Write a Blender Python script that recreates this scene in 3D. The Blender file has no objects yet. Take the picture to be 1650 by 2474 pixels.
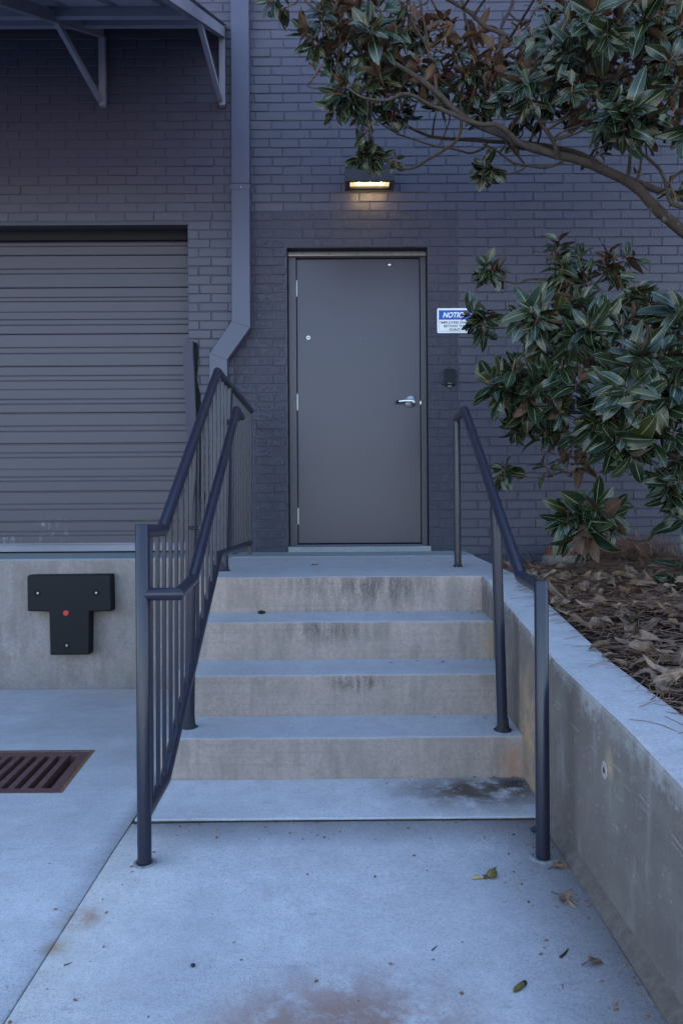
import bpy, math, random
from mathutils import Vector, Matrix, noise as mnoise
random.seed(7)
R = math.radians
scene = bpy.context.scene
col = scene.collection
# ------------------------------------------------------------------ camera, sky, sun, exposure
F, H, ROLL, YH, XV = 1862.0, 1.115, 0.0065, 1217.0, 816.0     # focal length in photo pixels, eye height
W0, H0 = 1650.0, 2474.0
YAW = (XV - W0/2)/F
cd = bpy.data.cameras.new('camera'); cam = bpy.data.objects.new('camera', cd); col.objects.link(cam)
cd.sensor_fit = 'VERTICAL'; cd.sensor_height = 36; cd.lens = F/H0*36
cd.shift_y = (YH - H0/2)/H0
cd.clip_start = 0.05; cd.clip_end = 1000
CAMROT = Matrix.Rotation(YAW, 3, 'Z') @ Matrix.Rotation(R(90), 3, 'X') @ Matrix.Rotation(-ROLL, 3, 'Z')
cam.matrix_world = Matrix.Translation((0, 0, H)) @ CAMROT.to_4x4()
scene.camera = cam
SUN_EL, SUN_AZ = R(38), R(14)          # the sun stands behind the building
world = bpy.data.worlds.new("World"); scene.world = world; world.use_nodes = True
wn = world.node_tree
sky = wn.nodes.new('ShaderNodeTexSky'); sky.sky_type = 'NISHITA'; sky.sun_disc = False
sky.sun_elevation = SUN_EL; sky.sun_rotation = SUN_AZ
sky.air_density = 1.0; sky.dust_density = 0.6; sky.ozone_density = 1.6
bg = wn.nodes['Background']; bg.inputs['Strength'].default_value = 0.13
wn.links.new(sky.outputs[0], bg.inputs['Color'])
sd = bpy.data.lights.new('sun', 'SUN'); sd.energy = 5.0; sd.angle = R(0.5); sd.color = (1, .80, .67)
sun = bpy.data.objects.new('sun', sd); col.objects.link(sun)
sdir = Vector((math.sin(SUN_AZ)*math.cos(SUN_EL), math.cos(SUN_AZ)*math.cos(SUN_EL), math.sin(SUN_EL)))
sun.rotation_euler = sdir.to_track_quat('Z', 'Y').to_euler(); sun.location = (0, 12, 14)
vs = scene.view_settings
scene.display_settings.display_device = 'sRGB'
vs.view_transform = 'Standard'; vs.look = 'None'; vs.gamma = 1; vs.use_curve_mapping = False
vs.exposure = 2.5

# ------------------------------------------------------------------ photo pixel -> point helpers
def ray(px, py):
    return CAMROT @ Vector(((px-W0/2)/F, -(py-YH)/F, -1.0))
C0 = Vector((0, 0, H))
def P(px, py, Y):
    d = ray(px, py); return C0 + d*(Y/d.y)
def PZ(px, py, z):
    d = ray(px, py); return C0 + d*((z-H)/d.z)
DS = 1650/1568.0

# ------------------------------------------------------------------ tagging and mesh building
def tag(o, label=None, cat=None, group=None, kind=None):
    if label: o['label'] = label
    if cat: o['category'] = cat
    if group: o['group'] = group
    if kind: o['kind'] = kind
    return o
def empty(name, loc):
    o = bpy.data.objects.new(name, None); col.objects.link(o); o.location = loc
    o.empty_display_size = .1
    return o
def wloc(o):
    v = Vector((0, 0, 0))
    while o: v = v + o.location; o = o.parent
    return v
class MB:
    def __init__(s): s.v = []; s.f = []; s.m = []; s.uv = None
    def face(s, idx, m=0): s.f.append(tuple(idx)); s.m.append(m)
    def add(s, pts):
        b = len(s.v); s.v += [tuple(p) for p in pts]; return b
    def quad(s, a, b, c, d, m=0):
        i = s.add((a, b, c, d)); s.face((i, i+1, i+2, i+3), m)
    def box(s, x0, x1, y0, y1, z0, z1, m=0, xf=None):
        pts = [(x, y, z) for z in (z0, z1) for y in (y0, y1) for x in (x0, x1)]
        if xf: pts = [xf(Vector(p)) for p in pts]
        i = s.add(pts)
        for q in ((0, 2, 3, 1), (4, 5, 7, 6), (0, 1, 5, 4), (2, 6, 7, 3), (0, 4, 6, 2), (1, 3, 7, 5)):
            s.face([i+k for k in q], m)
    def bar(s, a, b, w, h, up=(0, 0, 1), m=0):
        a = Vector(a); b = Vector(b); d = (b-a).normalized(); u = Vector(up)
        r = d.cross(u).normalized(); u = r.cross(d)
        pts = [p + r*(sx*w/2) + u*(sz*h/2) for p in (a, b) for sz in (-1, 1) for sx in (-1, 1)]
        i = s.add(pts)
        for q in ((0, 1, 3, 2), (4, 6, 7, 5), (0, 4, 5, 1), (2, 3, 7, 6), (0, 2, 6, 4), (1, 5, 7, 3)):
            s.face([i+k for k in q], m)
    def prism(s, poly, axis, a, b, m=0, seg=1, jit=None):
        # poly: 2D points; axis 'x' (poly=(y,z)), 'y' (poly=(x,z)), 'z' (poly=(x,y))
        def mk(p, t):
            return {'x': (t, p[0], p[1]), 'y': (p[0], t, p[1]), 'z': (p[0], p[1], t)}[axis]
        n = len(poly); base = []
        for k in range(seg+1):
            t = a + (b-a)*k/seg
            pp = [jit(p, t) if jit else p for p in poly]
            base.append(s.add([mk(p, t) for p in pp]))
        for k in range(seg):
            for j in range(n):
                q = (j+1) % n
                s.face((base[k]+j, base[k]+q, base[k+1]+q, base[k+1]+j), m)
        s.face([base[0]+j for j in range(n)][::-1], m); s.face([base[-1]+j for j in range(n)], m)
    def tube(s, pts, rad, seg=16, cap=True, m=0, dome=0):
        pts = [Vector(p) for p in pts]; n = len(pts)
        rs = rad if isinstance(rad, (list, tuple)) else [rad]*n
        dirs = [(pts[i+1]-pts[i]).normalized() for i in range(n-1)]
        u = dirs[0].orthogonal().normalized(); rings = []
        for i in range(n):
            d0 = dirs[max(0, i-1)]; d1 = dirs[min(n-2, i)]
            t = (d0+d1); t = t.normalized() if t.length > 1e-6 else d1
            if i > 0:
                q = dirs[max(0, i-1)].rotation_difference(d1) if i < n-1 else None
            # ring in the plane perpendicular to d0, projected along d0 on the mitre plane
            ub = (u - d0*u.dot(d0)).normalized(); vb = d0.cross(ub)
            ring = []
            for k in range(seg):
                a = 2*math.pi*k/seg
                w = (ub*math.cos(a)+vb*math.sin(a))*rs[i]
                dn = d0.dot(t)
                w = w - d0*(w.dot(t)/max(.35, dn))
                ring.append(pts[i]+w)
            rings.append(s.add(ring))
            if 0 < i < n-1: u = dirs[i-1].rotation_difference(dirs[i]) @ ub
            else: u = ub
        for i in range(n-1):
            for k in range(seg):
                q = (k+1) % seg
                s.face((rings[i]+k, rings[i]+q, rings[i+1]+q, rings[i+1]+k), m)
        if cap:
            s.face([rings[0]+k for k in range(seg)][::-1], m); s.face([rings[-1]+k for k in range(seg)], m)
        return rings
    def lathe(s, c, prof, seg=24, axis='z', m=0, jit=0):
        # prof: (radius, offset along axis)
        rings = []
        for r, h in prof:
            pts = []
            for k in range(seg):
                a = 2*math.pi*k/seg; rr = r*(1+jit*math.sin(3*a+h*60)+jit*.6*math.sin(7*a+1.3))
                x, y = rr*math.cos(a), rr*math.sin(a)
                p = (x, y, h) if axis == 'z' else (x, -h, y)
                pts.append((c[0]+p[0], c[1]+p[1], c[2]+p[2]))
            rings.append(s.add(pts))
        for i in range(len(rings)-1):
            for k in range(seg):
                q = (k+1) % seg
                s.face((rings[i]+k, rings[i]+q, rings[i+1]+q, rings[i+1]+k), m)
        s.face([rings[0]+k for k in range(seg)][::-1], m); s.face([rings[-1]+k for k in range(seg)], m)
    def build(s, name, mats, parent=None, smooth=None, bevel=0, bseg=2, fix=True):
        me = bpy.data.meshes.new(name)
        off = wloc(parent) if parent else Vector((0, 0, 0))
        me.from_pydata([Vector(v)-off for v in s.v], [], s.f)
        if not isinstance(mats, (list, tuple)): mats = [mats]
        for mt in mats: me.materials.append(mt)
        if len(mats) > 1: me.polygons.foreach_set('material_index', s.m)
        if s.uv:
            uvl = me.uv_layers.new(name='UVMap'); k = 0
            for f in s.f:
                for vi in f: uvl.data[k].uv = s.uv[vi]; k += 1
        me.update()
        if fix:
            import bmesh
            bm = bmesh.new(); bm.from_mesh(me); bmesh.ops.recalc_face_normals(bm, faces=bm.faces); bm.to_mesh(me); bm.free()
        if smooth is not None:
            me.polygons.foreach_set('use_smooth', [True]*len(me.polygons))
            if smooth > 0: me.set_sharp_from_angle(angle=R(smooth))
        o = bpy.data.objects.new(name, me); col.objects.link(o)
        if parent: o.parent = parent
        if bevel:
            b = o.modifiers.new('bevel', 'BEVEL'); b.width = bevel; b.segments = bseg; b.limit_method = 'ANGLE'; b.angle_limit = R(40)
        return o

# ------------------------------------------------------------------ materials
class MT:
    def __init__(s, name, rough=.6, metal=0, spec=.5):
        s.mat = bpy.data.materials.new(name); s.mat.use_nodes = True; s.nt = s.mat.node_tree
        s.b = s.nt.nodes['Principled BSDF']
        s.b.inputs['Roughness'].default_value = rough; s.b.inputs['Metallic'].default_value = metal
        s.b.inputs['Specular IOR Level'].default_value = spec
        s.geo = s.nt.nodes.new('ShaderNodeNewGeometry'); s.pos = s.geo.outputs['Position']
    def set(s, sock, v):
        i = sock if not isinstance(sock, str) else s.b.inputs[sock]
        if isinstance(v, bpy.types.NodeSocket): s.nt.links.new(v, i)
        elif isinstance(v, (tuple, list)) and len(v) == 3 and i.type == 'RGBA': i.default_value = (*v, 1)
        else: i.default_value = v
    def node(s, t, **kw):
        n = s.nt.nodes.new(t)
        for k, v in kw.items(): setattr(n, k, v)
        return n
    def scaled(s, sc, loc=(0, 0, 0)):
        n = s.node('ShaderNodeMapping'); s.set(n.inputs['Vector'], s.pos)
        n.inputs['Scale'].default_value = sc; n.inputs['Location'].default_value = loc
        return n.outputs[0]
    def noise(s, scale, detail=4, rough=.55, vec=None, dist=0):
        n = s.node('ShaderNodeTexNoise'); s.set(n.inputs['Vector'], vec or s.pos)
        n.inputs['Scale'].default_value = scale; n.inputs['Detail'].default_value = detail
        n.inputs['Roughness'].default_value = rough; n.inputs['Distortion'].default_value = dist
        return n.outputs['Fac']
    def voro(s, scale, vec=None, feature='F1'):
        n = s.node('ShaderNodeTexVoronoi', feature=feature); s.set(n.inputs['Vector'], vec or s.pos); n.inputs['Scale'].default_value = scale
        return n.outputs['Distance']
    def rng(s, v, a, b, c=0, d=1):
        n = s.node('ShaderNodeMapRange'); s.set(n.inputs[0], v)
        for k, x in enumerate((a, b, c, d)): n.inputs[k+1].default_value = x
        return n.outputs[0]
    def math(s, op, a, b=0):
        n = s.node('ShaderNodeMath', operation=op); s.set(n.inputs[0], a); s.set(n.inputs[1], b)
        return n.outputs[0]
    def mix(s, f, a, b, mode='MIX'):
        n = s.node('ShaderNodeMix', data_type='RGBA', blend_type=mode)
        s.set(n.inputs[0], f); s.set(n.inputs[6], a); s.set(n.inputs[7], b)
        return n.outputs[2]
    def near(s, c, r0, r1, sc=(1, 1, 1)):
        n = s.node('ShaderNodeVectorMath', operation='SUBTRACT'); s.set(n.inputs[0], s.pos); n.inputs[1].default_value = c
        m = s.node('ShaderNodeVectorMath', operation='MULTIPLY'); s.set(m.inputs[0], n.outputs[0]); m.inputs[1].default_value = sc
        l = s.node('ShaderNodeVectorMath', operation='LENGTH'); s.set(l.inputs[0], m.outputs[0])
        return s.rng(l.outputs['Value'], r0, r1, 1, 0)
    def xyz(s, k):
        n = s.node('ShaderNodeSeparateXYZ'); s.set(n.inputs[0], s.pos); return n.outputs[k]
    def bump(s, h, dist=.002, strength=1.0):
        n = s.node('ShaderNodeBump'); s.set(n.inputs['Height'], h); n.inputs['Distance'].default_value = dist
        n.inputs['Strength'].default_value = strength; s.set('Normal', n.outputs[0])

def concrete(name, c1, c2, speck=.5, kind='ground', rough=.85):
    m = MT(name, rough, spec=.3)
    big = m.rng(m.noise(1.7, 5, .6), .3, .7)
    c = m.mix(big, c1, c2)
    med = m.rng(m.noise(11, 5, .7), .35, .75)
    c = m.mix(m.math('MULTIPLY', med, .5), c, tuple(x*.72 for x in c1))
    mm = m.rng(m.noise(75, 5, .8), .48, .68)
    c = m.mix(m.math('MULTIPLY', mm, .42), c, tuple(x*.58 for x in c1))
    fine = m.rng(m.noise(170, 3, .7), .50, .72)
    c = m.mix(m.math('MULTIPLY', fine, speck), c, tuple(x*.45 for x in c1))
    spk = m.rng(m.noise(420, 2, .6), .56, .74)
    c = m.mix(m.math('MULTIPLY', spk, speck*.6), c, tuple(min(.8, x*1.35) for x in c1))
    h = m.math('ADD', m.noise(260, 3, .7), m.math('MULTIPLY', m.noise(45, 3, .6), 1.2))
    if kind == 'ground':
        for cc, r0, r1, sc, colr, st in GSTAINS:
            f = m.near(cc, r0, r1, sc)
            f = m.math('MULTIPLY', f, m.rng(m.noise(9, 6, .75), .34, .54)); f = m.math('MULTIPLY', f, st)
            c = m.mix(f, c, colr)
        # soft darker sweeps where water dries
        f = m.rng(m.noise(.9, 3, .5, m.scaled((1, .6, 1), (3, 1, 0))), .52, .68)
        c = m.mix(m.math('MULTIPLY', f, .40), c, tuple(x*.6 for x in c1))
        f = m.rng(m.noise(240, 2, .5), .58, .68)
        c = m.mix(m.math('MULTIPLY', f, m.rng(m.noise(2.2, 4, .6), .4, .65, .15, .8)), c, tuple(x*.42 for x in c1))
    if kind in ('ground', 'top'):
        f = m.rng(m.voro(13), .018, .045, 1, 0)
        c = m.mix(m.math('MULTIPLY', f, m.rng(m.noise(1.9, 3), .5, .62)), c, (.10, .085, .075))
        f = m.rng(m.noise(26, 5, .7, m.scaled((.35, 1, 1), (2, 5, 0))), .60, .72)
        c = m.mix(m.math('MULTIPLY', f, .35), c, (.20, .185, .18))
    if kind == 'riser':
        f = m.rng(m.noise(55, 5, .8), .44, .64)
        c = m.mix(m.math('MULTIPLY', f, .38), c, (.17, .14, .12))
        f = m.rng(m.noise(5, 6, .75, m.scaled((1.2, 1, .7), (4, 0, 1))), .46, .66)
        c = m.mix(m.math('MULTIPLY', f, .62), c, (.19, .165, .135))
        # drip streaks
        f = m.rng(m.noise(20, 4, .6, m.scaled((1, .1, .10), (0, 0, 3))), .5, .72)
        c = m.mix(m.math('MULTIPLY', f, .40), c, (.13, .115, .10))
        # board lines
        f = m.rng(m.noise(5, 3, .6, m.scaled((.25, 1, 14))), .56, .64)
        c = m.mix(m.math('MULTIPLY', f, .3), c, (.2, .175, .14))
        f = m.rng(m.voro(90), .0, .10, 1, 0)
        c = m.mix(m.math('MULTIPLY', m.math('MULTIPLY', f, m.rng(m.noise(4, 2), .5, .6)), .7), c, (.08, .07, .06))
        for cc, r0, r1, sc, colr, st in RSTAINS:
            f = m.math('MULTIPLY', m.near(cc, r0, r1, sc), m.rng(m.math('ADD', m.math('MULTIPLY', m.noise(34, 5, .7, m.scaled((1, .1, .16))), .6), m.math('MULTIPLY', m.noise(150, 3, .8), .4)), .44, .56))
            c = m.mix(m.math('MULTIPLY', f, st), c, colr)
    if kind == 'wall':
        f = m.rng(m.noise(48, 5, .8), .42, .62)
        c = m.mix(m.math('MULTIPLY', f, .40), c, (.11, .092, .083))
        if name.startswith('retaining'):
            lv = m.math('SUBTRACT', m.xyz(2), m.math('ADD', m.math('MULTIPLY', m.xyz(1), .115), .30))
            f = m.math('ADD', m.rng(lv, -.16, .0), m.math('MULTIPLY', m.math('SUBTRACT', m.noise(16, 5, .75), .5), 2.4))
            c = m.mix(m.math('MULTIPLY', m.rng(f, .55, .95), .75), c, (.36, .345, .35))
        f = m.rng(m.noise(2.6, 6, .7, m.scaled((1, 1, 1.6), (7, 2, 0))), .40, .62)
        c = m.mix(m.math('MULTIPLY', f, .55), c, (.20, .18, .155))
        f = m.rng(m.noise(14, 4, .6, m.scaled((1, 1, .22), (1, 0, 0))), .56, .72)
        c = m.mix(m.math('MULTIPLY', f, .25), c, (.38, .36, .35))
        f = m.rng(m.noise(9, 6, .75, m.scaled((1, 1, .5), (2, 8, 0))), .42, .62)
        c = m.mix(m.math('MULTIPLY', f, .45), c, (.13, .10, .085))
        f = m.rng(m.noise(26, 4, .75), .62, .70)
        c = m.mix(m.math('MULTIPLY', f, .45), c, (.42, .40, .41))
        f = m.rng(m.voro(34), .0, .09, 1, 0)
        c = m.mix(m.math('MULTIPLY', m.math('MULTIPLY', f, m.rng(m.noise(3, 2), .45, .55)), .6), c, (.6, .6, .6))
        for cc, r0, r1, sc, colr, st in WSTAINS:
            f = m.math('MULTIPLY', m.near(cc, r0, r1, sc), m.rng(m.noise(12, 5, .8), .36, .56))
            c = m.mix(m.math('MULTIPLY', f, st), c, colr)
    m.set('Base Color', c); m.bump(h, .0016, .7)
    return m.mat
# shaped stains: centre, inner / outer radius, axis scale, colour, strength
GSTAINS = [((.02, 1.66, 0), .04, .30, (.8, 1.1, 0), (.27, .155, .12), .95),
           ((-.12, 1.60, 0), .05, .24, (.8, 1.2, 0), (.29, .18, .14), .8),
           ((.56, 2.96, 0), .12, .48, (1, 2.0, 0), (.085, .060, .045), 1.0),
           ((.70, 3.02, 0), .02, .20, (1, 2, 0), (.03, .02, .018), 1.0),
           ((-.70, 2.09, 0), .01, .07, (1, 1, 0), (.30, .13, .06), .9),
           ((-.72, 1.96, 0), .01, .05, (1, 1, 0), (.33, .24, .15), .9),
           ((-.98, 5.2, 0), .1, .5, (.4, 1.5, 0), (.42, .28, .18), .6),
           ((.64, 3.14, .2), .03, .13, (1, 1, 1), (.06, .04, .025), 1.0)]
RSTAINS = [((.20, 3.96, .70), .10, .36, (.9, 0, 2.2), (.07, .06, .055), .8),
           ((-.15, 3.96, .70), .05, .22, (.9, 0, 2.0), (.09, .08, .07), .6),
           ((-.05, 3.67, .52), .05, .30, (.9, 0, 3), (.06, .05, .04), .7),
           ((.08, 3.37, .33), .02, .10, (.6, 0, 2), (.07, .05, .03), .9),
           ((.72, 3.09, .06), .02, .11, (1, 0, 1), (.36, .17, .09), 1.0),
           ((.73, 3.67, .45), .01, .10, (1.5, 0, .8), (.35, .22, .12), .9)]
WSTAINS = [((.736, 3.0, .2), .05, .26, (0, 1.2, .7), (.40, .25, .14), .9),
           ((.736, 3.6, .5), .03, .2, (0, 1.2, .7), (.09, .08, .07), .7),
           ((.736, 2.1, .40), .01, .06, (0, 1.5, 1), (.40, .27, .15), .9)]

M = {}
M['ground'] = concrete('pavement concrete', (.45, .43, .435), (.60, .575, .575), .6)
M['stepside'] = concrete('stair concrete', (.40, .305, .272), (.31, .238, .205), .5, 'riser')  # warm light on the risers put into this colour, along with real dirt
M['steptop'] = concrete('tread concrete', (.37, .355, .36), (.43, .41, .415), .55, 'top')
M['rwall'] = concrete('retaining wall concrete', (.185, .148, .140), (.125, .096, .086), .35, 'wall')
M['dock'] = concrete('dock concrete', (.33, .275, .268), (.24, .195, .186), .45, 'wall')
M['ledge'] = concrete('ledge concrete', (.22, .23, .235), (.27, .28, .28), .3, 'plain')

ROLLMARKS = [((-2.20, 5.87, .93), .05, .22), ((-2.50, 5.87, .86), .02, .12), ((-2.0, 5.87, .80), .02, .14)]
def paint(name, c, rough=.55, bumpd=.0012, bscale=90, pits=0, vary=.18, spec=.32):
    m = MT(name, rough, spec=spec)
    f = m.rng(m.noise(1.6, 4, .6), .3, .7)
    cc = m.mix(m.math('MULTIPLY', f, vary*2), c, tuple(x*(1-vary*1.4) for x in c))
    f = m.rng(m.noise(60, 4, .7), .4, .7)
    cc = m.mix(m.math('MULTIPLY', f, vary), cc, tuple(x*.72 for x in c))
    h = m.math('ADD', m.noise(bscale, 4, .65), m.math('MULTIPLY', m.noise(bscale*.22, 3, .5), 1.5))
    if name.startswith('roller'):
        for cc_, r0_, r1_ in ROLLMARKS:
            f = m.math('MULTIPLY', m.near(cc_, r0_, r1_, (1, 0, 1.6)), m.rng(m.noise(42, 5, .8, m.scaled((1, 1, .5))), .57, .62))
            cc = m.mix(m.math('MULTIPLY', f, .45), cc, (.42, .40, .42))
    if pits:
        p = m.rng(m.noise(190, 4, .65), .52, .60)
        h = m.math('SUBTRACT', h, m.math('MULTIPLY', p, 2.2))
        cc = m.mix(m.math('MULTIPLY', p, .40), cc, tuple(x*.45 for x in c))
    m.set('Base Color', cc); m.bump(h, bumpd, .8)
    return m.mat
BR = (.052, .050, .074)
M['brick'] = paint('painted brick', BR, .42, .0016, 80)
M['brickrough'] = paint('painted pitted brick', tuple(x*.98 for x in BR), .5, .0022, 90, pits=1)
M['mortar'] = paint('painted mortar', tuple(x*.86 for x in BR), .6, .002, 120)
M['door'] = paint('door paint', (.041, .036, .053), .34, .0005, 14, vary=.14, spec=.35)
M['frame'] = paint('door frame paint', (.045, .041, .054), .4, .0004, 60, vary=.08)
M['roller'] = paint('roller door paint', (.052, .046, .062), .42, .0004, 40, vary=.14)
M['spout'] = paint('downspout paint', (.056, .058, .092), .34, .0003, 25, vary=.12)
M['rail'] = paint('rail paint', (.019, .019, .033), .30, .0005, 120, vary=.25, spec=.36)
M['steelgrey'] = paint('awning steel', (.23, .23, .29), .42, .0006, 120, vary=.35)
M['awnpanel'] = paint('awning panel', (.32, .32, .40), .5, .0005, 60, vary=.3)
def simple(name, c, rough=.5, metal=0, var=.2, sc=40, bd=.0005, emit=None, es=0):
    m = MT(name, rough, metal, spec=.5 if metal else .22)
    f = m.rng(m.noise(sc, 4, .65), .35, .68)
    m.set('Base Color', m.mix(f, c, tuple(x*(1-var) for x in c)))
    if bd: m.bump(m.noise(sc*3, 3, .6), bd, .7)
    if emit: m.set('Emission Color', emit); m.set('Emission Strength', es)
    return m.mat
M['silver'] = simple('satin steel', (.62, .62, .62), .28, 1, .1, 60, .0002)
M['hinge'] = simple('hinge steel', (.45, .45, .45), .38, 1, .35, 200, .0003)
M['brass'] = simple('weathered drip edge', (.36, .31, .25), .35, .8, .3, 60, .0003)
M['dark'] = simple('dark void', (.012, .012, .014), .9)
M['black'] = simple('black plastic', (.004, .005, .010), .4, 0, .2, 80, .0002)
M['rubber'] = simple('black rubber', (.0035, .0035, .006), .55, 0, .3, 120, .0008)
M['red'] = simple('red plug', (.50, .035, .025), .5, 0, .1)
M['white'] = simple('sign white', (.70, .71, .74), .4, 0, .05, 30, 0)
M['blue'] = simple('sign blue', (.012, .08, .36), .4, 0, .05, 30, 0)
M['ink'] = simple('sign black', (.015, .015, .02), .5, 0, .05, 30, 0)
M['lamp'] = simple('lamp housing', (.035, .037, .045), .4, 0, .2, 60, .0003)
M['rust'] = simple('rusty iron', (.165, .072, .064), .75, .2, .5, 60, .002)
M['rustedge'] = simple('rust edge', (.26, .13, .07), .85, 0, .5, 90, .002)
M['grout'] = simple('grout', (.28, .28, .27), .9, 0, .5, 90, .004)
M['weld'] = simple('post base grime', (.035, .035, .04), .7, 0, .5, 150, .004)
M['fillet'] = simple('joint fillet', (.15, .118, .10), .85, 0, .35, 30, .001)
M['seam'] = simple('cement laitance', (.36, .33, .31), .85, 0, .4, 60, .002)
M['grime'] = simple('joint grime', (.055, .042, .035), .95, 0, .5, 60, .002)
M['soil'] = simple('soil', (.022, .014, .010), .95, 0, .6, 30, .01)
M['clay'] = simple('glazed clay', (.22, .18, .15), .5, 0, .5, 50, .003)
M['clayrust'] = simple('rusty plug', (.15, .06, .035), .75, 0, .6, 40, .003)
M['roof'] = simple('roof membrane', (.3, .3, .3), .9)
m = MT('lit diffuser', .3); m.set('Base Color', (.8, .7, .45)); m.set('Emission Color', (1, .78, .36)); m.set('Emission Strength', .16); M['lens'] = m.mat
m = MT('lamp tube', .3); m.set('Base Color', (.9, .85, .6)); m.set('Emission Color', (1, .80, .42)); m.set('Emission Strength', .30); M['tube'] = m.mat

def leafmat():
    m = MT('magnolia leaf', .26, spec=.42)
    uv = m.node('ShaderNodeUVMap'); s = m.node('ShaderNodeSeparateXYZ'); m.set(s.inputs[0], uv.outputs[0])
    u, v = s.outputs[0], s.outputs[1]
    au = m.math('ABSOLUTE', m.math('SUBTRACT', m.math('FRACT', u), .5))     # 0 at the midrib, .5 at the edge
    mid = m.rng(au, .012, .045, 1, 0); edge = m.rng(au, .455, .485)
    rnd = m.rng(m.math('FLOOR', u), 0, 10)
    g = m.mix(rnd, (.0060, .0150, .0095), (.0220, .0360, .0200))
    g = m.mix(m.rng(m.noise(30, 3, .6), .45, .7), g, (.0080, .0190, .0080))
    g = m.mix(m.rng(rnd, .8, .9), g, (.026, .030, .009))
    # veins
    wv = m.node('ShaderNodeTexWave', wave_type='BANDS', bands_direction='Y')
    cmb = m.node('ShaderNodeCombineXYZ'); m.set(cmb.inputs[1], m.math('SUBTRACT', v, m.math('MULTIPLY', au, .7)))
    m.set(wv.inputs['Vector'], cmb.outputs[0]); wv.inputs['Scale'].default_value = 4.5
    g = m.mix(m.math('MULTIPLY', m.rng(wv.outputs[0], .86, 1), .12), g, (.04, .055, .02))
    g = m.mix(m.math('MULTIPLY', edge, .8), g, (.17, .16, .07))
    g = m.mix(m.math('MULTIPLY', mid, .85), g, (.18, .18, .08))
    br = m.mix(m.rng(m.noise(25, 4, .6), .3, .7), (.085, .042, .022), (.042, .022, .013))
    br = m.mix(mid, br, (.12, .07, .035))
    m.set('Base Color', m.mix(m.geo.outputs['Backfacing'], g, br))
    m.set('Roughness', m.rng(m.geo.outputs['Backfacing'], 0, 1, .20, .7))
    m.bump(m.math('ADD', wv.outputs[0], m.noise(60, 3, .5)), .0008, .4)
    return m.mat
M['leaf'] = leafmat()
def drymat(name, a, b, c):
    m = MT(name, .7, spec=.3)
    uv = m.node('ShaderNodeUVMap'); s = m.node('ShaderNodeSeparateXYZ'); m.set(s.inputs[0], uv.outputs[0])
    rnd = m.rng(m.math('FLOOR', s.outputs[0]), 0, 10)
    au = m.math('ABSOLUTE', m.math('SUBTRACT', m.math('FRACT', s.outputs[0]), .5))
    cc = m.mix(rnd, a, b); cc = m.mix(m.rng(m.noise(45, 4, .7), .4, .7), cc, c)
    cc = m.mix(m.math('MULTIPLY', m.rng(au, .01, .05, 1, 0), .5), cc, tuple(x*1.5 for x in a))
    m.set('Base Color', cc); m.bump(m.noise(90, 3, .6), .002, .6)
    return m.mat
M['dryleaf'] = drymat('dry leaf', (.29, .185, .12), (.095, .062, .044), (.075, .048, .035))
M['straw'] = drymat('pine straw', (.27, .14, .085), (.12, .062, .040), (.17, .09, .055))
def barkmat():
    m = MT('bark', .85, spec=.25)
    c = m.mix(m.rng(m.noise(22, 5, .7), .35, .7), (.030, .022, .018), (.062, .048, .040))
    c = m.mix(m.math('MULTIPLY', m.rng(m.noise(13, 3, .6, m.scaled((1, 1, 1), (5, 5, 5))), .64, .68), .8), c, (.13, .12, .11))
    c = m.mix(m.math('MULTIPLY', m.rng(m.noise(7, 4, .7, m.scaled((1, 1, 1), (9, 1, 5))), .55, .68), .5), c, (.075, .062, .028))
    m.set('Base Color', c); m.bump(m.math('ADD', m.noise(120, 4, .7), m.noise(35, 3, .6)), .004, .9)
    return m.mat
M['bark'] = barkmat()
M['twig'] = simple('twig bark', (.065, .045, .028), .8, 0, .45, 50, .002)
M['budtip'] = simple('bud', (.17, .085, .042), .7, 0, .3, 60, .001)

# ------------------------------------------------------------------ key dimensions (metres), fitted to the photograph
YW = 5.666                       # brick face
D1, TR, RI, WASH = 3.083, .292, .179, .008
DST = [D1+i*TR for i in range(4)]
ZST = [RI*(i+1)+WASH*i for i in range(4)]
ZL = ZST[3]                      # landing front .740
ZW = ZL+.017                     # landing at the wall
XL0, XR0, XR1 = -.72, .736, .929
YJ, YDOCK = 5.25, 5.31
ZD = .748
def zl(y): return ZL + (y-DST[3])*.01
def zg(x, y):                    # pavement level
    z = -.007*max(0, 2.78-max(y, -2))
    if x < -.71 and y > 2.5:
        t = min(1, (y-2.5)/2.81); z -= .150*t*(.55+.45*t)*min(1, (-.70-x)/.05)
    return z

# ------------------------------------------------------------------ setting: ground
mb = MB(); mb.quad((-300, -300, -.6), (300, -300, -.6), (300, 300, -.6), (-300, 300, -.6))
tag(mb.build('ground', M['ground']), kind='structure')
def grid(xs, ys, zf, skip=None):
    mb = MB()
    ids = {}
    for j, y in enumerate(ys):
        for i, x in enumerate(xs):
            xx = x(y) if callable(x) else x
            ids[i, j] = mb.add([(xx, y, zf(xx, y))])
    for j in range(len(ys)-1):
        for i in range(len(xs)-1):
            if skip and skip(i, j): continue
            mb.face((ids[i, j], ids[i+1, j], ids[i+1, j+1], ids[i, j+1]))
    # skirts
    def sk(a, b):
        p, q = mb.v[a], mb.v[b]; k = mb.add(((p[0], p[1], p[2]-.12), (q[0], q[1], q[2]-.12)))
        mb.face((a, b, k+1, k))
    for j in range(len(ys)-1): sk(ids[0, j], ids[0, j+1]); sk(ids[len(xs)-1, j], ids[len(xs)-1, j+1])
    for i in range(len(xs)-1): sk(ids[i, 0], ids[i+1, 0]); sk(ids[i, len(ys)-1], ids[i+1, len(ys)-1])
    return mb, ids
YD0, YD1 = 3.045, 3.665            # drain opening
def xd(y):                         # right edge of the drain, slightly askew
    t = (min(max(y, YD0), YD1)-YD0)/(YD1-YD0); return -1.092-.062*t
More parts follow.
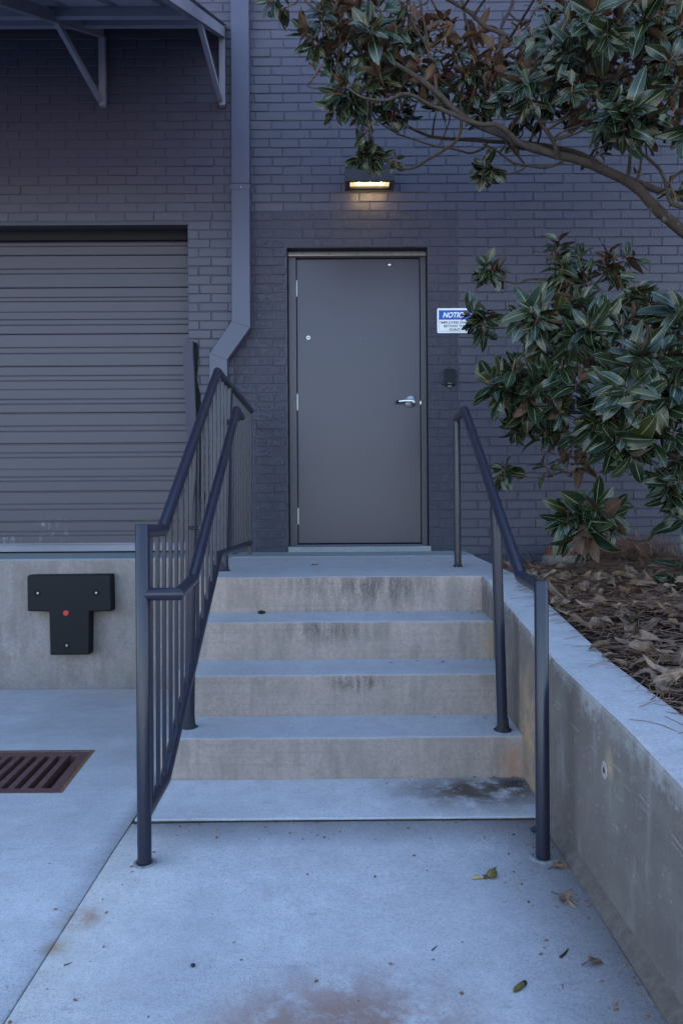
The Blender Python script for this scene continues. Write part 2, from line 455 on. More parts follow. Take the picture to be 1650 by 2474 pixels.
ysr = [-60, -20, -8, -4, -2] + [-1.5+.25*k for k in range(18)] + [2.902]
mb, _ = grid([-.729, -.4, 0, .4, .70], [y for y in ysr if y < 2.7]+[2.709], zg)
tag(mb.build('pavement', M['ground'], smooth=0), kind='structure')
mb = MB()
for k in range(44):
    y = -1.6+.1*k; mb.quad((-.737, y, zg(0, y)-.009), (-.727, y, zg(0, y)-.009), (-.727, y+.1, zg(0, y+.1)-.009), (-.737, y+.1, zg(0, y+.1)-.009))
tag(mb.build('pavement_joint', M['grime']), kind='structure')
ysl = [-60, -20, -8, -4, -2] + [-1.5+.25*k for k in range(17)] + [2.75, 2.9, YD0, 3.2, 3.35, 3.5, YD1] + [3.8+.15*k for k in range(11)] + [YDOCK+.01]
xsl = [-60, -20, -8, -5, -3.5, -2.6, -2.1, (lambda y: xd(y)-.62), xd, -.95, -.80, -.7365]
jd = ysl.index(YD0)
mb, _ = grid(xsl, ysl, zg, skip=lambda i, j: i == 7 and jd <= j < jd+4)
tag(mb.build('pavement', M['ground'], smooth=0), kind='structure')
# fillet of mortar along the foot of the retaining wall
mb = MB(); secs = []
N = 60
for k in range(N+1):
    y = -1.5 + (2.66+1.5)*k/N; w = .031+.0012*math.sin(k*.61)
    z = zg(0, y)
    secs.append(mb.add([(.7365, y, z+.034), (.7365-w*.55, y, z+.021), (.7365-w-.004, y, z+.004), (.7365-w-.006, y, z-.02)]))
for k in range(N):
    for j in range(3): mb.face((secs[k]+j, secs[k+1]+j, secs[k+1]+j+1, secs[k]+j+1))
tag(mb.build('gutter', M['fillet'], smooth=40), kind='structure')

# ------------------------------------------------------------------ concrete stairs
stairs = tag(empty('entrance_stairs', (0, D1, 0)), 'weathered concrete stairs of four steps rising to the grey door landing', 'stairs')
def jitter(amp):
    def j(p, t):
        n = mnoise.noise(Vector((t*9, p[0]*3, p[1]*3)))*amp; n2 = mnoise.noise(Vector((t*33, p[0]*3, p[1]*5)))*amp*.6
        return (p[0]+n+n2, p[1]+(n-n2)*.5)
    return j
def steppoly(y0, y1, z0, z1, zb, r=.007):
    return [(y1, zb), (y0, zb), (y0, z0-r), (y0+r*.35, z0-r*.35), (y0+r*1.2, z0), (y1, z1)]
def setmats(o, top, side):
    me = o.data; me.materials.clear(); me.materials.append(side); me.materials.append(top)
    for p in me.polygons: p.material_index = 1 if p.normal.z > .6 else 0
for i in range(4):
    y0 = DST[i]; y1 = DST[i+1] if i < 3 else YJ
    z0 = ZST[i]; z1 = z0+WASH if i < 3 else zl(YJ)
    mb = MB()
    jf = jitter(.0034)
    def jj(p, t, y1=y1): return p if abs(p[0]-y1) < 1e-6 else jf(p, t)
    if i < 3:
        mb.prism(steppoly(y0, y1, z0, z1, -.3), 'x', XL0, XR0-.0005, seg=70, jit=jj)
        o = mb.build('step', M['stepside'], stairs)
    else:
        mb.prism(steppoly(y0, y1, z0, z1, -.3), 'x', XL0, XR1-.003, seg=80, jit=jj)
        o = mb.build('landing', M['stepside'], stairs)
    setmats(o, M['steptop'], M['stepside'])
mb = MB(); jf = jitter(.002)
mb.prism([(D1-.002, -.25), (2.716, -.25), (2.716, .004), (2.712, .006), (2.719, .009), (D1-.002, .015)], 'x', XL0, XR0-.0005, seg=60, jit=lambda p, t: p if p[0] > 3 else jf(p, t))
o = mb.build('base_slab', M['ground'], stairs)
mb = MB(); mb.box(XL0, XR0-.04, 2.7055, 2.7155, -.06, .0015, 0); mb.build('joint_filler', M['grime'], stairs)

# ------------------------------------------------------------------ retaining wall
WP = [(-2.5, .15), (0, .36), (1.0, .435), (1.64, .497), (1.98, .535), (2.33, .556), (2.60, .572), (2.83, .600), (3.1, .632), (3.375, .668), (3.6, .698), (3.8, .728), (3.95, .742)]
def wz(y):
    for (a, za), (b, zb) in zip(WP, WP[1:]):
        if y <= b: return za+(zb-za)*(y-a)/(b-a)
    return WP[-1][1]
mb = MB(); secs = []; ys = []
y = -2.5
while y < 3.958: ys.append(y); y += .05
ys.append(3.958)
for y in ys:
    z = wz(y); n = mnoise.noise(Vector((y*7, 1, 2)))*.003; r = .010+mnoise.noise(Vector((y*15, 5, 2)))*.004
    if abs(y-2.8) < .03: z -= .0
    secs.append(mb.add([(XR0, y, -.4), (XR0, y, z-r*1.3), (XR0+r*.4, y, z-r*.35), (XR0+r*1.4, y, z+n*.3), ((XR0+XR1)/2, y, z), (XR1-.008, y, z), (XR1, y, z-.01), (XR1, y, -.4)]))
for a, b in zip(secs, secs[1:]):
    for j in range(7): mb.face((a+j, a+j+1, b+j+1, b+j))
mb.face([secs[0]+j for j in range(8)]); mb.face([secs[-1]+j for j in range(8)])
o = mb.build('retaining_wall', [M['rwall'], M['steptop']])
for p in o.data.polygons: p.material_index = 1 if p.normal.z > .7 else 0
tag(o, 'low sloping concrete retaining wall between the stairs and the planting bed', 'retaining wall')
# raised edge line where two pours of the wall top meet + tie hole
rw = o
for dz_, rr_, off_ in ((-.130, .0012, 0), (-.150, .0008, 7)):
    mb = MB(); run = []
    for k in range(70):
        y = 1.25+.02*k; z = wz(y)+dz_+.006*mnoise.noise(Vector((y*5, off_, 0)))+.003*mnoise.noise(Vector((y*31, off_, 0)))
        if mnoise.noise(Vector((y*11, off_+3, 0))) > .02: run.append((XR0, y, z))
        else:
            if len(run) > 2: mb.tube(run, rr_, 5)
            run = []
    if len(run) > 2: mb.tube(run, rr_, 5)
    so = mb.build('form_seam', M['seam']); so.parent = rw
th = PZ(1458, 1868, .36); yy = F*.736/(1456-XV)
zt0 = H-(1866-YH)/F*yy
def disc(r0, x0, r1, x1, name, mt):
    mb = MB(); a_ = []; 
    for rr_, xx in ((r0, x0), (r1, x1)):
        a_.append(mb.add([(xx, yy+rr_*math.cos(t*math.pi/10)*(1+.12*math.sin(3*t)), zt0+rr_*1.15*math.sin(t*math.pi/10)) for t in range(20)]))
    for k in range(20): mb.face((a_[0]+k, a_[0]+(k+1) % 20, a_[1]+(k+1) % 20, a_[1]+k))
    mb.face([a_[1]+k for k in range(20)]); q_ = mb.build(name, mt); q_.parent = rw
disc(.024, XR0+.001, .019, XR0-.0015, 'patch', M['seam'])
disc(.0085, XR0-.001, .007, XR0-.0022, 'tie_hole', M['weld'])
# ------------------------------------------------------------------ planting bed
def zb(x, y):
    b = wz(y)-.018 if y < 3.9 else .69
    b = min(b, .69) + .03*max(0, min(1.5, x-.93))
    b += .022*mnoise.noise(Vector((x*2.3, y*2.3, 0)))
    if y > 4.2: b -= .042*(y-4.2)
    return b
def bump_at(x, y):   # heap of straw against the building
    return .07*math.exp(-((x-1.95)**2/.10+(y-5.25)**2/.10))
xs = [XR1-.003]+[XR1+.08*k for k in range(1, 34)]+[4, 5, 8, 20]
ys = [-2.5, -1, 0, .5]+[.8+.08*k for k in range(60)]+[YW+.02]
mb, _ = grid(xs, ys, lambda x, y: zb(x, y)+bump_at(x, y))
tag(mb.build('planting_bed', M['soil'], smooth=0), kind='structure')

# leaf shape used for live, dry and fallen leaves
def leaf(mb, base, d, n, L, Wd, curl=.15, fold=.25, m=0, twist=0, pet=.0, cup=0, rid=None, nu=4, nv=7, wav=0):
    """base point, direction d, upper-face normal n"""
    if mb.uv is None: mb.uv = []
    d = d.normalized(); n = (n - d*n.dot(d)).normalized(); s = d.cross(n)
    rid = random.randint(0, 9) if rid is None else rid
    ph = random.uniform(0, 6)
    rows = []
    for j in range(nv+1):
        t = j/nv
        w = Wd*.5*(max(0, math.sin(math.pi*min(1, t**.95)))**.62 if 0 < t < 1 else 0)
        w = max(w, .0008)
        bend = -curl*t*t*L; dist = pet + t*L*(1-.12*abs(curl)*t)
        c = base + d*dist + n*bend
        tw = twist*t
        row = []
        for i in range(nu+1):
            uu = i/nu*2-1
            lift = fold*abs(uu)*w + cup*w*uu*uu + wav*w*math.sin(t*9+ph+uu*1.5)*abs(uu)
            sv = s*math.cos(tw)+n*math.sin(tw); nn = n*math.cos(tw)-s*math.sin(tw)
            row.append(c + sv*(uu*w) + nn*lift)
        b = mb.add(row); rows.append(b)
        mb.uv += [(rid+.01+.98*i/nu, t) for i in range(nu+1)]
    for j in range(nv):
        for i in range(nu):
            mb.face((rows[j]+i, rows[j]+i+1, rows[j+1]+i+1, rows[j+1]+i), m)
def rnd3(a=1): return Vector((random.uniform(-a, a), random.uniform(-a, a), random.uniform(-a, a)))

# pine straw and dry leaves: nobody could count them
mb = MB(); mb.uv = []
random.seed(11)
def needle(x, y, L, tilt, zoff):
    a = random.uniform(0, 6.28); z = zb(x, y)+bump_at(x, y)+zoff
    d = Vector((math.cos(a), math.sin(a), tilt)); p = Vector((x, y, z)); s = Vector((-math.sin(a), math.cos(a), .5*random.uniform(-1, 1))).normalized()*.0015
    rid = random.randint(0, 9); k = random.uniform(-.25, .25)
    pts = []
    for t in (0, .5, 1):
        c = p + d*(L*t) + Vector((-math.sin(a), math.cos(a), 0))*(k*L*t*t) + Vector((0, 0, -.12*L*t*t))
        pts += [c-s, c+s]
    b = mb.add(pts); mb.uv += [(rid+.4, 0)]*6
    mb.face((b, b+1, b+3, b+2)); mb.face((b+2, b+3, b+5, b+4))
for k in range(30000):
    y = random.uniform(.9, YW-.02) if random.random() < .5 else random.uniform(3.2, YW-.02)
    x = XR1+random.random()**1.2*2.3
    needle(x, y, random.uniform(.07, .17), random.uniform(-.05, .25), random.uniform(0, .03))
for k in range(1500):
    needle(XR1+.05+random.random()*1.9, random.uniform(1.2, 4.6), random.uniform(.07, .16), random.uniform(-.05, .2), random.uniform(.03, .055))
for k in range(900):
    x = random.gauss(1.95, .22); y = random.gauss(5.3, .14)
    if y < YW: needle(x, y, random.uniform(.08, .18), random.uniform(.2, 1.3), random.uniform(0, .05))
tag(mb.build('pine_straw', M['straw'], fix=False), 'brown pine straw mulch spread over the planting bed by the wall', 'pine straw', kind='stuff')
mb = MB(); mb.uv = []
for k in range(1900):
    y = random.uniform(1.0, YW-.1); x = XR1+.03+random.random()**1.3*2.1
    if y > 4.0 and random.random() < .8: continue
    z = zb(x, y)+bump_at(x, y)+random.uniform(.002, .04)
    a = random.uniform(0, 6.28)
    d = Vector((math.cos(a), math.sin(a), random.uniform(-.2, .35)))
    n = Vector((random.uniform(-.6, .6), random.uniform(-.6, .6), random.choice((1, 1, -1))))
    L = random.uniform(.04, .12)
    leaf(mb, Vector((x, y, z)), d, n, L, L*random.uniform(.36, .5), random.uniform(-.3, .6), random.uniform(.1, .6), cup=random.uniform(-.2, .8), twist=random.uniform(-.7, .7), nu=4, nv=6, wav=.25)
tag(mb.build('leaf_litter', M['dryleaf'], smooth=0, fix=False), 'dry tan and brown magnolia leaves lying thickly in the planting bed', 'dry leaves', kind='stuff')

# ------------------------------------------------------------------ loading dock
o_dock = tag(empty('loading_dock', (-2.5, YDOCK, -.15)), 'mottled grey concrete loading dock below the roller door', 'loading dock')
mb = MB()
mb.prism([(YW+.35, -.4), (YDOCK, -.4), (YDOCK, ZD-.012), (YDOCK+.012, ZD), (YW+.35, ZD+.008)], 'x', -8, XL0-.003, seg=60, jit=lambda p, t: p if p[0] > 5.4 else jitter(.002)(p, t))
o = mb.build('face_wall', M['dock'], o_dock)
o.data.materials.append(M['ledge'])
for p in o.data.polygons: p.material_index = 1 if p.normal.z > .7 else 0
mb = MB(); mb.prism([(YW+.06, .3), (YJ+.003, .3), (YJ+.003, zl(YJ)+.001), (YJ+.007, zl(YJ)+.005), (YW+.06, ZW+.006)], 'x', XL0-.001, XR1-.004, seg=30)
o = mb.build('door_apron', M['ledge'], stairs)
# T-shaped bumper
bp = P(161, 1480, YDOCK)
bum = tag(empty('dock_bumper', (bp.x, YDOCK, bp.z)), 'black rubber T-shaped bumper bolted to the concrete dock face', 'dock bumper')
def Q(px, py): 
    v = P(px, py, YDOCK-.10); return (v.x, v.z)
def tpoly(): return [Q(66, 1393), Q(70, 1390), Q(268, 1388), Q(270, 1477), Q(217, 1478), Q(216, 1582), Q(122, 1583), Q(119, 1478), Q(67, 1477)]
mb = MB(); mb.prism(tpoly(), 'y', YDOCK-.10, YDOCK-.001)
mb.build('pad', M['rubber'], bum, bevel=.008, bseg=2)
for px, py in ((91, 1433), (232, 1432), (161, 1559)):
    p = P(px, py, YDOCK-.1)
    mb = MB(); mb.lathe((p.x, YDOCK-.1, p.z), [(.020, .004), (.024, .0015), (.024, -.002)], 20, 'y'); mb.build('recess', M['dark'], bum)
    mb = MB(); mb.lathe((p.x+.006, YDOCK-.1, p.z), [(.006, .010), (.009, .007), (.009, .0)], 8, 'y'); mb.build('bolt', M['hinge'], bum)
p = P(161, 1481, YDOCK-.1); mb = MB(); mb.lathe((p.x, YDOCK-.1, p.z), [(.014, .007), (.019, .005), (.019, -.002)], 20, 'y'); mb.build('plug', M['red'], bum)

# ------------------------------------------------------------------ brick building
bld = tag(empty('brick_building', (0, YW, 0)), 'large building with dark blue-grey painted brick wall behind the stairs', 'building')
GX, GZ = P(454, 700, YW).x, P(430, 540, YW).z               # roller door opening: right edge and top
GX0 = GX-3.2
DX0, DX1 = P(696, 950, YW).x, P(1034, 950, YW).x            # door opening
DZ1 = P(860, 598, YW).z
IX0, IX1, IZ1 = P(566, 900, YW).x, P(1105, 850, YW).x, P(850, 521, YW).z
CH, BL = .0667, .2135
WX0, WX1, WZ0, WZ1 = -5.2, 5.6, .42, 6.6
mbs = MB(); mbr = MB()
random.seed(3)
def brick(mb, x0, x1, z0, z1, rough):
    j = .0037; x0 += j; x1 -= j; z0 += j; z1 -= j
    if x1-x0 < .012: return
    f = YW + random.gauss(0, .0013); c = .0026
    t1, t2 = random.gauss(0, .0006), random.gauss(0, .0005)
    def yf(x, z): return f + t1*(2*(x-x0)/(x1-x0)-1) + t2*(2*(z-z0)/(z1-z0)-1)
    dx = [random.gauss(0, .0021) for _ in range(4)]; dz = [random.gauss(0, .0016) for _ in range(4)]
    o = [(x0+dx[0], z0+dz[0]), (x1+dx[1], z0+dz[1]), (x1+dx[2], z1+dz[2]), (x0+dx[3], z1+dz[3])]
    s = [(1, 1), (-1, 1), (-1, -1), (1, -1)]
    A = mb.add([(x, YW+.011, z) for x, z in o])
    B = mb.add([(x, yf(x, z)+c, z) for x, z in o])
    Cc = mb.add([(x+c*a, yf(x, z), z+c*b) for (x, z), (a, b) in zip(o, s)])
    for k in range(4):
        q = (k+1) % 4
        mb.face((A+k, A+q, B+q, B+k)); mb.face((B+k, B+q, Cc+q, Cc+k))
    mb.face((Cc, Cc+1, Cc+2, Cc+3))
zc0 = DZ1 - 40*CH
nc0 = int((WZ0-zc0)/CH)-1
z = zc0 + nc0*CH; ci = nc0
while z < WZ1:
    z1 = z+CH
    def lay(xa, xb, off, rough):
        x = xa - off
        first = True
        while x < xb:
            a, b = max(x, xa), min(x+BL*random.uniform(.985, 1.015), xb)
            nx = b if x+BL < xb else xb
            if b-a > .03 or (b-a > .012 and b >= xb): brick(mbr if rough else mbs, a, b, z, z1, rough)
            elif b-a > .0: pass
            x = nx if nx > x else x+BL
            if nx >= xb: break
    off = (BL/2 if ci % 2 else .02)
    zm = (z+z1)/2
    inf = zm < IZ1
    def spans():
        cuts = [(WX0, WX1)]
        res = []
        segs = [(WX0, IX0, 0), (IX0, IX1, 1), (IX1, WX1, 0)] if inf else [(WX0, WX1, 0)]
        holes = []
        if zm < GZ: holes.append((GX0, GX))
        if zm < DZ1: holes.append((DX0, DX1))
        for a, b, rr in segs:
            parts = [(a, b)]
            for h0, h1 in holes:
                np_ = []
                for p0, p1 in parts:
                    if h1 <= p0 or h0 >= p1: np_.append((p0, p1)); continue
                    if p0 < h0: np_.append((p0, h0))
                    if p1 > h1: np_.append((h1, p1))
                parts = np_
            res += [(p0, p1, rr) for p0, p1 in parts]
        return res
    for a, b, rr in spans():
        lay(a, b, ((a*-1) % BL + off) % BL if not rr else (off+.03) % BL, rr)
    z = z1; ci += 1
mbs.build('brickwork', M['brick'], bld, fix=False)
mbr.build('brick_infill', M['brickrough'], bld, fix=False)
# wall body with the two openings
mb = MB(); y0, y1 = YW+.0050, YW+.42
def wb(x0, x1, z0, z1): mb.box(x0, x1, y0, y1, z0, z1)
g = .002
wb(-15, GX0-g, -.4, 8.2); wb(GX0-g, GX+g, GZ+g, 8.2); wb(GX+g, DX0-g, ZD+.01, 8.2); wb(DX0-g, DX1+g, DZ1+g, 8.2); wb(DX1+g, 18, -.4, 8.2)
mb.build('wall', M['mortar'], bld)
mb = MB(); mb.box(-15.1, 18.1, YW-.02, YW+.5, 8.2, 8.45); mb.build('parapet_cap', M['frame'], bld)
mb = MB(); mb.box(-15, 18, YW+.5, 22, -.4, 8.1); mb.build('roof', M['roof'], bld)  # unseen building mass, made deep and tall to keep the sun off the front
mb = MB(); mb.box(GX+.05, DX0-.2, YW+.42, YW+.5, 0, 8.0); mb.box(DX0-.2, DX1+.2, YW+.30, YW+.5, 0, 4); mb.build('inner_lining', M['dark'], bld)

# --- grey steel door in its frame
YF = YW+.055; YDR = YW+.078
frame_z0 = .80
lx0, lx1 = P(719, 970, YDR).x, P(1015, 970, YDR).x
lz1 = P(860, 626, YDR).z; lz0 = P(870, 1312, YDR).z
mb = MB()
fx0, fx1, fz1 = DX0+.004, DX1-.004, DZ1-.045
def fr(a, b, c, d, e, f): mb.box(a, b, c, d, e, f)
mb.box(fx0, lx0-.004, YF, YF+.12, frame_z0, fz1)
mb.box(lx1+.004, fx1, YF, YF+.12, frame_z0, fz1)
mb.box(lx0-.004, lx1+.004, YF, YF+.12, lz1+.004, fz1)
mb.build('door_frame', M['frame'], bld, bevel=.003)
mb = MB(); mb.box(DX0+.001, DX1-.001, YF+.03, YF+.12, fz1+.001, DZ1+.001); mb.build('frame_head_shim', M['frame'], bld)
mb = MB(); mb.box(lx0, lx1, YDR, YDR+.045, lz0, lz1)
door = mb.build('door', M['door'], bld, bevel=.0025)
def doorpt(px, py, dy=0): return P(px, py, YDR-dy)
p = doorpt(992, 971)
mb = MB(); mb.lathe((p.x, YDR, p.z), [(.010, .030), (.034, .014), (.041, .010), (.043, .004), (.043, 0)], 32, 'y')
mb.tube([(p.x, YDR-.02, p.z), (p.x, YDR-.052, p.z)], .011, 16)
mb.tube([(p.x+.008, YDR-.052, p.z), (p.x-.05, YDR-.054, p.z+.001), (p.x-.092, YDR-.05, p.z-.003)], [.0115, .010, .0095], 14)
h = mb.build('handle', M['silver'], door, smooth=40)
mb = MB(); mb.tube([(p.x-.092, YDR-.05, p.z-.003), (p.x-.113, YDR-.046, p.z-.005)], [.0108, .010], 14); mb.build('handle_grip', M['black'], door, smooth=40)
for py in (698, 972, 1247):
    p = doorpt(718-(970-py)*.0065, py)
    mb = MB(); mb.tube([(lx0-.001, YDR-.006, p.z-.058), (lx0-.001, YDR-.006, p.z+.058)], .0068, 12)
    for q in (-.060, -.02, .02, .060): mb.tube([(lx0-.001, YDR-.006, p.z+q-.0015), (lx0-.001, YDR-.006, p.z+q+.0015)], .0078, 12)
    mb.box(lx0-.012, lx0+.0005, YDR-.0035, YDR-.001, p.z-.057, p.z+.057)
    mb.build('hinge', M['hinge'], door, smooth=40)
p = doorpt(941, 640); mb = MB(); mb.lathe((p.x, YDR, p.z), [(.004, .012), (.011, .010), (.014, .005), (.014, 0)], 20, 'y'); mb.build('door_stud', M['silver'], door, smooth=50)
p = doorpt(745, 816); mb = MB(); mb.lathe((p.x, YDR, p.z), [(.008, .004), (.0145, .005), (.0155, 0)], 24, 'y'); mb.build('lock_cylinder', M['white'], door, smooth=50)
mb = MB(); mb.lathe((p.x, YDR-.004, p.z), [(.0055, .0025), (.006, 0)], 16, 'y'); mb.box(p.x-.001, p.x+.006, YDR-.0075, YDR-.006, p.z-.001, p.z+.001); mb.build('keyway', M['weld'], door)
p = doorpt(1015, 973); mb = MB(); mb.box(lx1-.0015, lx1+.007, YDR-.0035, YDR+.01, p.z-.011, p.z+.011); mb.build('latch', M['silver'], door)
for px, py in ((870, 628), (874, 627), (871, 817), (883, 817), (969, 636)):
    p = doorpt(px, py); mb = MB(); mb.lathe((p.x, YDR, p.z), [(.0012, .001), (.002, 0)], 8, 'y'); mb.build('screw_hole', M['hinge'], door)
# rain drip above the door
za, zb_ = P(860, 609, YF-.01).z, P(860, 619, YF-.01).z
mb = MB(); mb.prism([(YF-.002, za), (YF-.012, za-.002), (YF-.018, zb_+.008), (YF-.034, zb_), (YF-.034, zb_-.003), (YF-.002, zb_)], 'x', DX0+.006, DX1-.006)
dr = mb.build('drip_cap', M['brass'], bld)
for px in (731, 797, 863, 929, 995):
    p = P(px, 613, YF-.015); mb = MB(); mb.lathe((p.x, YF-.015, p.z), [(.002, .004), (.004, .002), (.004, -.006)], 10, 'y'); mb.build('screw', M['weld'], dr)
# threshold
mb = MB(); mb.prism([(YW+.12, ZW+.003), (YW-.014, ZW+.003), (YW-.014, ZW+.037), (YW-.008, ZW+.042), (YW+.12, ZW+.044)], 'x', DX0-.004, DX1+.012, seg=40, jit=lambda p, t: jitter(.0025)(p, t) if p[0] < 5.7 else p)
mb.build('door_sill', M['ledge'], bld)
mb = MB(); mb.box(DX0+.05, DX1-.05, YF-.012, YF+.1, ZW+.0445, lz0-.008); mb.build('threshold_plate', M['spout'], bld, bevel=.002)

# --- roller door
YG = YW+.20
def zy(py): return P(300, py, YG).z
gz = [1283, 1293, 1217, 1230, 1151.6, 1162, 1093.7, 1105, 1029, 1042, 964.6, 976, 908, 920, 840, 854, 772.6, 785.7, 719, 729, 650, 662, 584, 596]
major = [1259, 1187, 1072, 998, 885.6, 808, 696, 618]
faint = [1133, 941, 754]
ztop = GZ+.15
prof = []
ev = [(zy(q), .0045, .006) for q in gz] + [(zy(q), .007, .014) for q in major] + [(zy(q), .003, .0025) for q in faint]
ev.sort()
zbot = P(300, 1312, YG).z
prof.append((YG, zbot))
for zz, hw, dp in ev:
    prof += [(YG, zz-hw), (YG+dp, zz-hw*.5), (YG+dp, zz+hw*.5), (YG-.0015, zz+hw)]
    prof += [(YG, zz+hw+.006)]
prof.append((YG, ztop)); prof += [(YG+.05, ztop), (YG+.05, zbot)]
mb = MB(); 
b0 = mb.add([(GX0-.05, a, b) for a, b in prof]); b1 = mb.add([(GX+.05, a, b) for a, b in prof])
for k in range(len(prof)-1): mb.face((b0+k, b0+k+1, b1+k+1, b1+k))
rd = mb.build('roller_door', M['roller'], bld)
for p_ in (prof,): pass
mb = MB(); zb1 = P(300, 1331, YG).z
mb.prism([(YG+.03, zb1), (YG-.012, zb1), (YG-.012, zbot-.006), (YG-.030, zbot-.004), (YG-.030, zbot+.003), (YG+.03, zbot+.003)], 'x', GX0-.04, GX+.04)
mb.build('bottom_bar', M['steelgrey'], rd)
mb = MB(); mb.box(GX0-.05, GX+.05, YG-.055, YG-.03, P(300, 580, YG-.05).z, GZ+.2); mb.build('hood', M['dark'], bld)  # near-black colour stands in for deep shade at the head of the opening
mb = MB(); mb.box(GX0-.1, GX+.1, YG+.06, YG+.2, 0, GZ+.3); mb.build('door_backing', M['dark'], bld)
mb = MB(); mb.box(GX0-.02, GX+.006, YW-.006, YW+.06, GZ-.011, GZ+.003); mb.build('steel_lintel', M['frame'], bld)
# leaning jamb guard at the roller door's right corner
j0, j1 = P(441, 824, YW-.05), P(467, 824, YW-.05)
k0, k1 = P(464, 1335, YW-.05), P(490, 1335, YW-.05)
mb = MB()
NG = 24; secs = []
for k in range(NG+1):
    t = k/NG; a = j0.lerp(k0, t); b = j1.lerp(k1, t); n = random.uniform(-.0015, .0015)
    zz = a.z if k < NG else ZD+.004
    secs.append(mb.add([(a.x+n, YW-.05, zz), (b.x-.006+n, YW-.05, zz), (b.x+n, YW-.042, zz), (b.x+n, YW-.001, zz), (a.x+n, YW+.19, zz)]))
for k in range(NG):
    for j in range(5):
        q = (j+1) % 5; mb.face((secs[k]+j, secs[k]+q, secs[k+1]+q, secs[k+1]+j))
mb.face([secs[0]+j for j in range(5)]); mb.face([secs[-1]+j for j in range(5)])
mb.build('jamb_guard', M['mortar'], bld)
# ragged crack of broken mortar beside the guard
mb = MB(); secs = []
for k in range(31):
    t = k/30; b = j1.lerp(k1, t*.75); w = .020+.010*math.sin(k*.7)+random.uniform(-.004, .004)
    secs.append(mb.add([(b.x, YW-.004, b.z), (b.x+w*.5, YW-.0035-random.random()*.004, b.z), (b.x+w, YW-.002, b.z)]))
for k in range(30):
    for j in range(2): mb.face((secs[k]+j, secs[k]+j+1, secs[k+1]+j+1, secs[k+1]+j))
mb.build('mortar_crack', M['dark'], bld)

# ------------------------------------------------------------------ downspout
ds = tag(empty('downspout', (P(580, 800, YW).x, YW, 2)), 'rectangular blue-grey downspout with a kink, between roller door and steel door', 'downspout')
yf_, yb = YW-.105, YW-.004
def spt(px, py): v = P(px, py, yf_); return Vector((v.x, 0, v.z))
LP = [spt(557, -60), spt(558.5, 300), spt(560, 775), spt(506, 853), spt(508.5, 1332)]
RP = [spt(601, -60), spt(602.5, 300), spt(605, 791), spt(549.5, 869), spt(552, 1332)]
mb = MB(); secs = []
for a, b in zip(LP, RP):
    secs.append(mb.add([(a.x, yf_, a.z), (b.x, yf_, b.z), (b.x, yb, b.z), (a.x, yb, a.z)]))
for s0, s1 in zip(secs, secs[1:]):
    for j in range(4):
        q = (j+1) % 4; mb.face((s0+j, s0+q, s1+q, s1+j))
mb.face([secs[0]+j for j in range(4)]); mb.face([secs[-1]+j for j in range(4)])
mb.build('pipe', M['spout'], ds, bevel=.005)
def band(py0, py1, px0, px1, name):
    a = P(px0, py0, yf_-.004); b = P(px1, py1, yf_-.004)
    mb = MB(); mb.box(a.x-.012, a.x, yf_-.003, YW-.002, b.z, a.z); mb.box(a.x, b.x, yf_-.0035, yf_-.0005, b.z, a.z); mb.box(b.x-.002, b.x+.003, yf_-.003, YW-.002, b.z, a.z)
    mb.box(a.x-.02, b.x+.004, yf_-.012, yf_-.0036, a.z-.006, a.z)
    mb.build(name, M['spout'], ds)
    mb = MB(); c = P((px0+px1)/2, (py0+py1)/2+2, yf_-.004); mb.lathe((c.x, yf_-.0035, c.z), [(.002, .003), (.004, .001), (.004, 0)], 10, 'y'); mb.build('screw', M['silver'], ds)
band(441, 458, 562, 603, 'strap')
p = P(604, 470, YW-.01); mb = MB(); mb.bar((p.x, YW-.03, p.z+.02), (p.x+.012, YW-.005, p.z-.03), .008, .006); mb.build('strap_clip', M['weld'], ds)
for pr_ in (((560, 775), (605, 791)), ((506, 853), (549.5, 869))):
    a, b = P(*pr_[0], yf_-.001), P(*pr_[1], yf_-.001)
    mb = MB(); mb.bar(a, b, .003, .004, up=(0, 1, 0)); mb.build('seam', M['frame'], ds)

# ------------------------------------------------------------------ wall lamp above the door
lc = P(893, 440, YW)
lx = P(834, 450, 5.476).x, P(954, 450, 5.476).x
zl0 = P(893, 463, YW).z; zl1 = P(893, 403, 5.48).z
lamp = tag(empty('wall_lamp', (lc.x, YW, zl0)), 'lit box-shaped lamp on the brick above the grey door', 'wall lamp')
y0 = 5.476
mb = MB()
t = .012
mb.box(lx[0], lx[1], y0, y0+t, zl0, zl1-.01)                       # front
mb.box(lx[0], lx[0]+t, y0+t, YW-.001, zl0, zl1-.01)
mb.box(lx[1]-t, lx[1], y0+t, YW-.001, zl0, zl1-.01)
mb.box(lx[0]-.001, lx[1]+.001, y0-.001, YW-.001, zl1-.0099, zl1+.004)
mb.box(lx[0]+t, lx[1]-t, YW-.016, YW-.001, zl0, zl1-.01)
mb.build('housing', M['lamp'], lamp, bevel=.003)
mb = MB(); mb.box(lx[0]+t, lx[0]+.035, y0+t, YW-.016, zl0+.004, zl0+.02); mb.box(lx[1]-.035, lx[1]-t, y0+t, YW-.016, zl0+.004, zl0+.02)
mb.box(lx[0]+.035, lx[1]-.035, y0+t, y0+.035, zl0+.004, zl0+.02); mb.box(lx[0]+.035, lx[1]-.035, YW-.05, YW-.016, zl0+.004, zl0+.02)
mb.build('bezel', M['lamp'], lamp)
mb = MB(); mb.box(lx[0]+.035, lx[1]-.035, y0+.036, YW-.05, zl0+.018, zl0+.024); mb.build('lens', M['lens'], lamp)
mb = MB(); mb.box(lx[0]+.075, lx[1]-.07, y0+.045, y0+.085, zl0+.006, zl0+.0165); mb.build('lamp_tube', M['tube'], lamp)

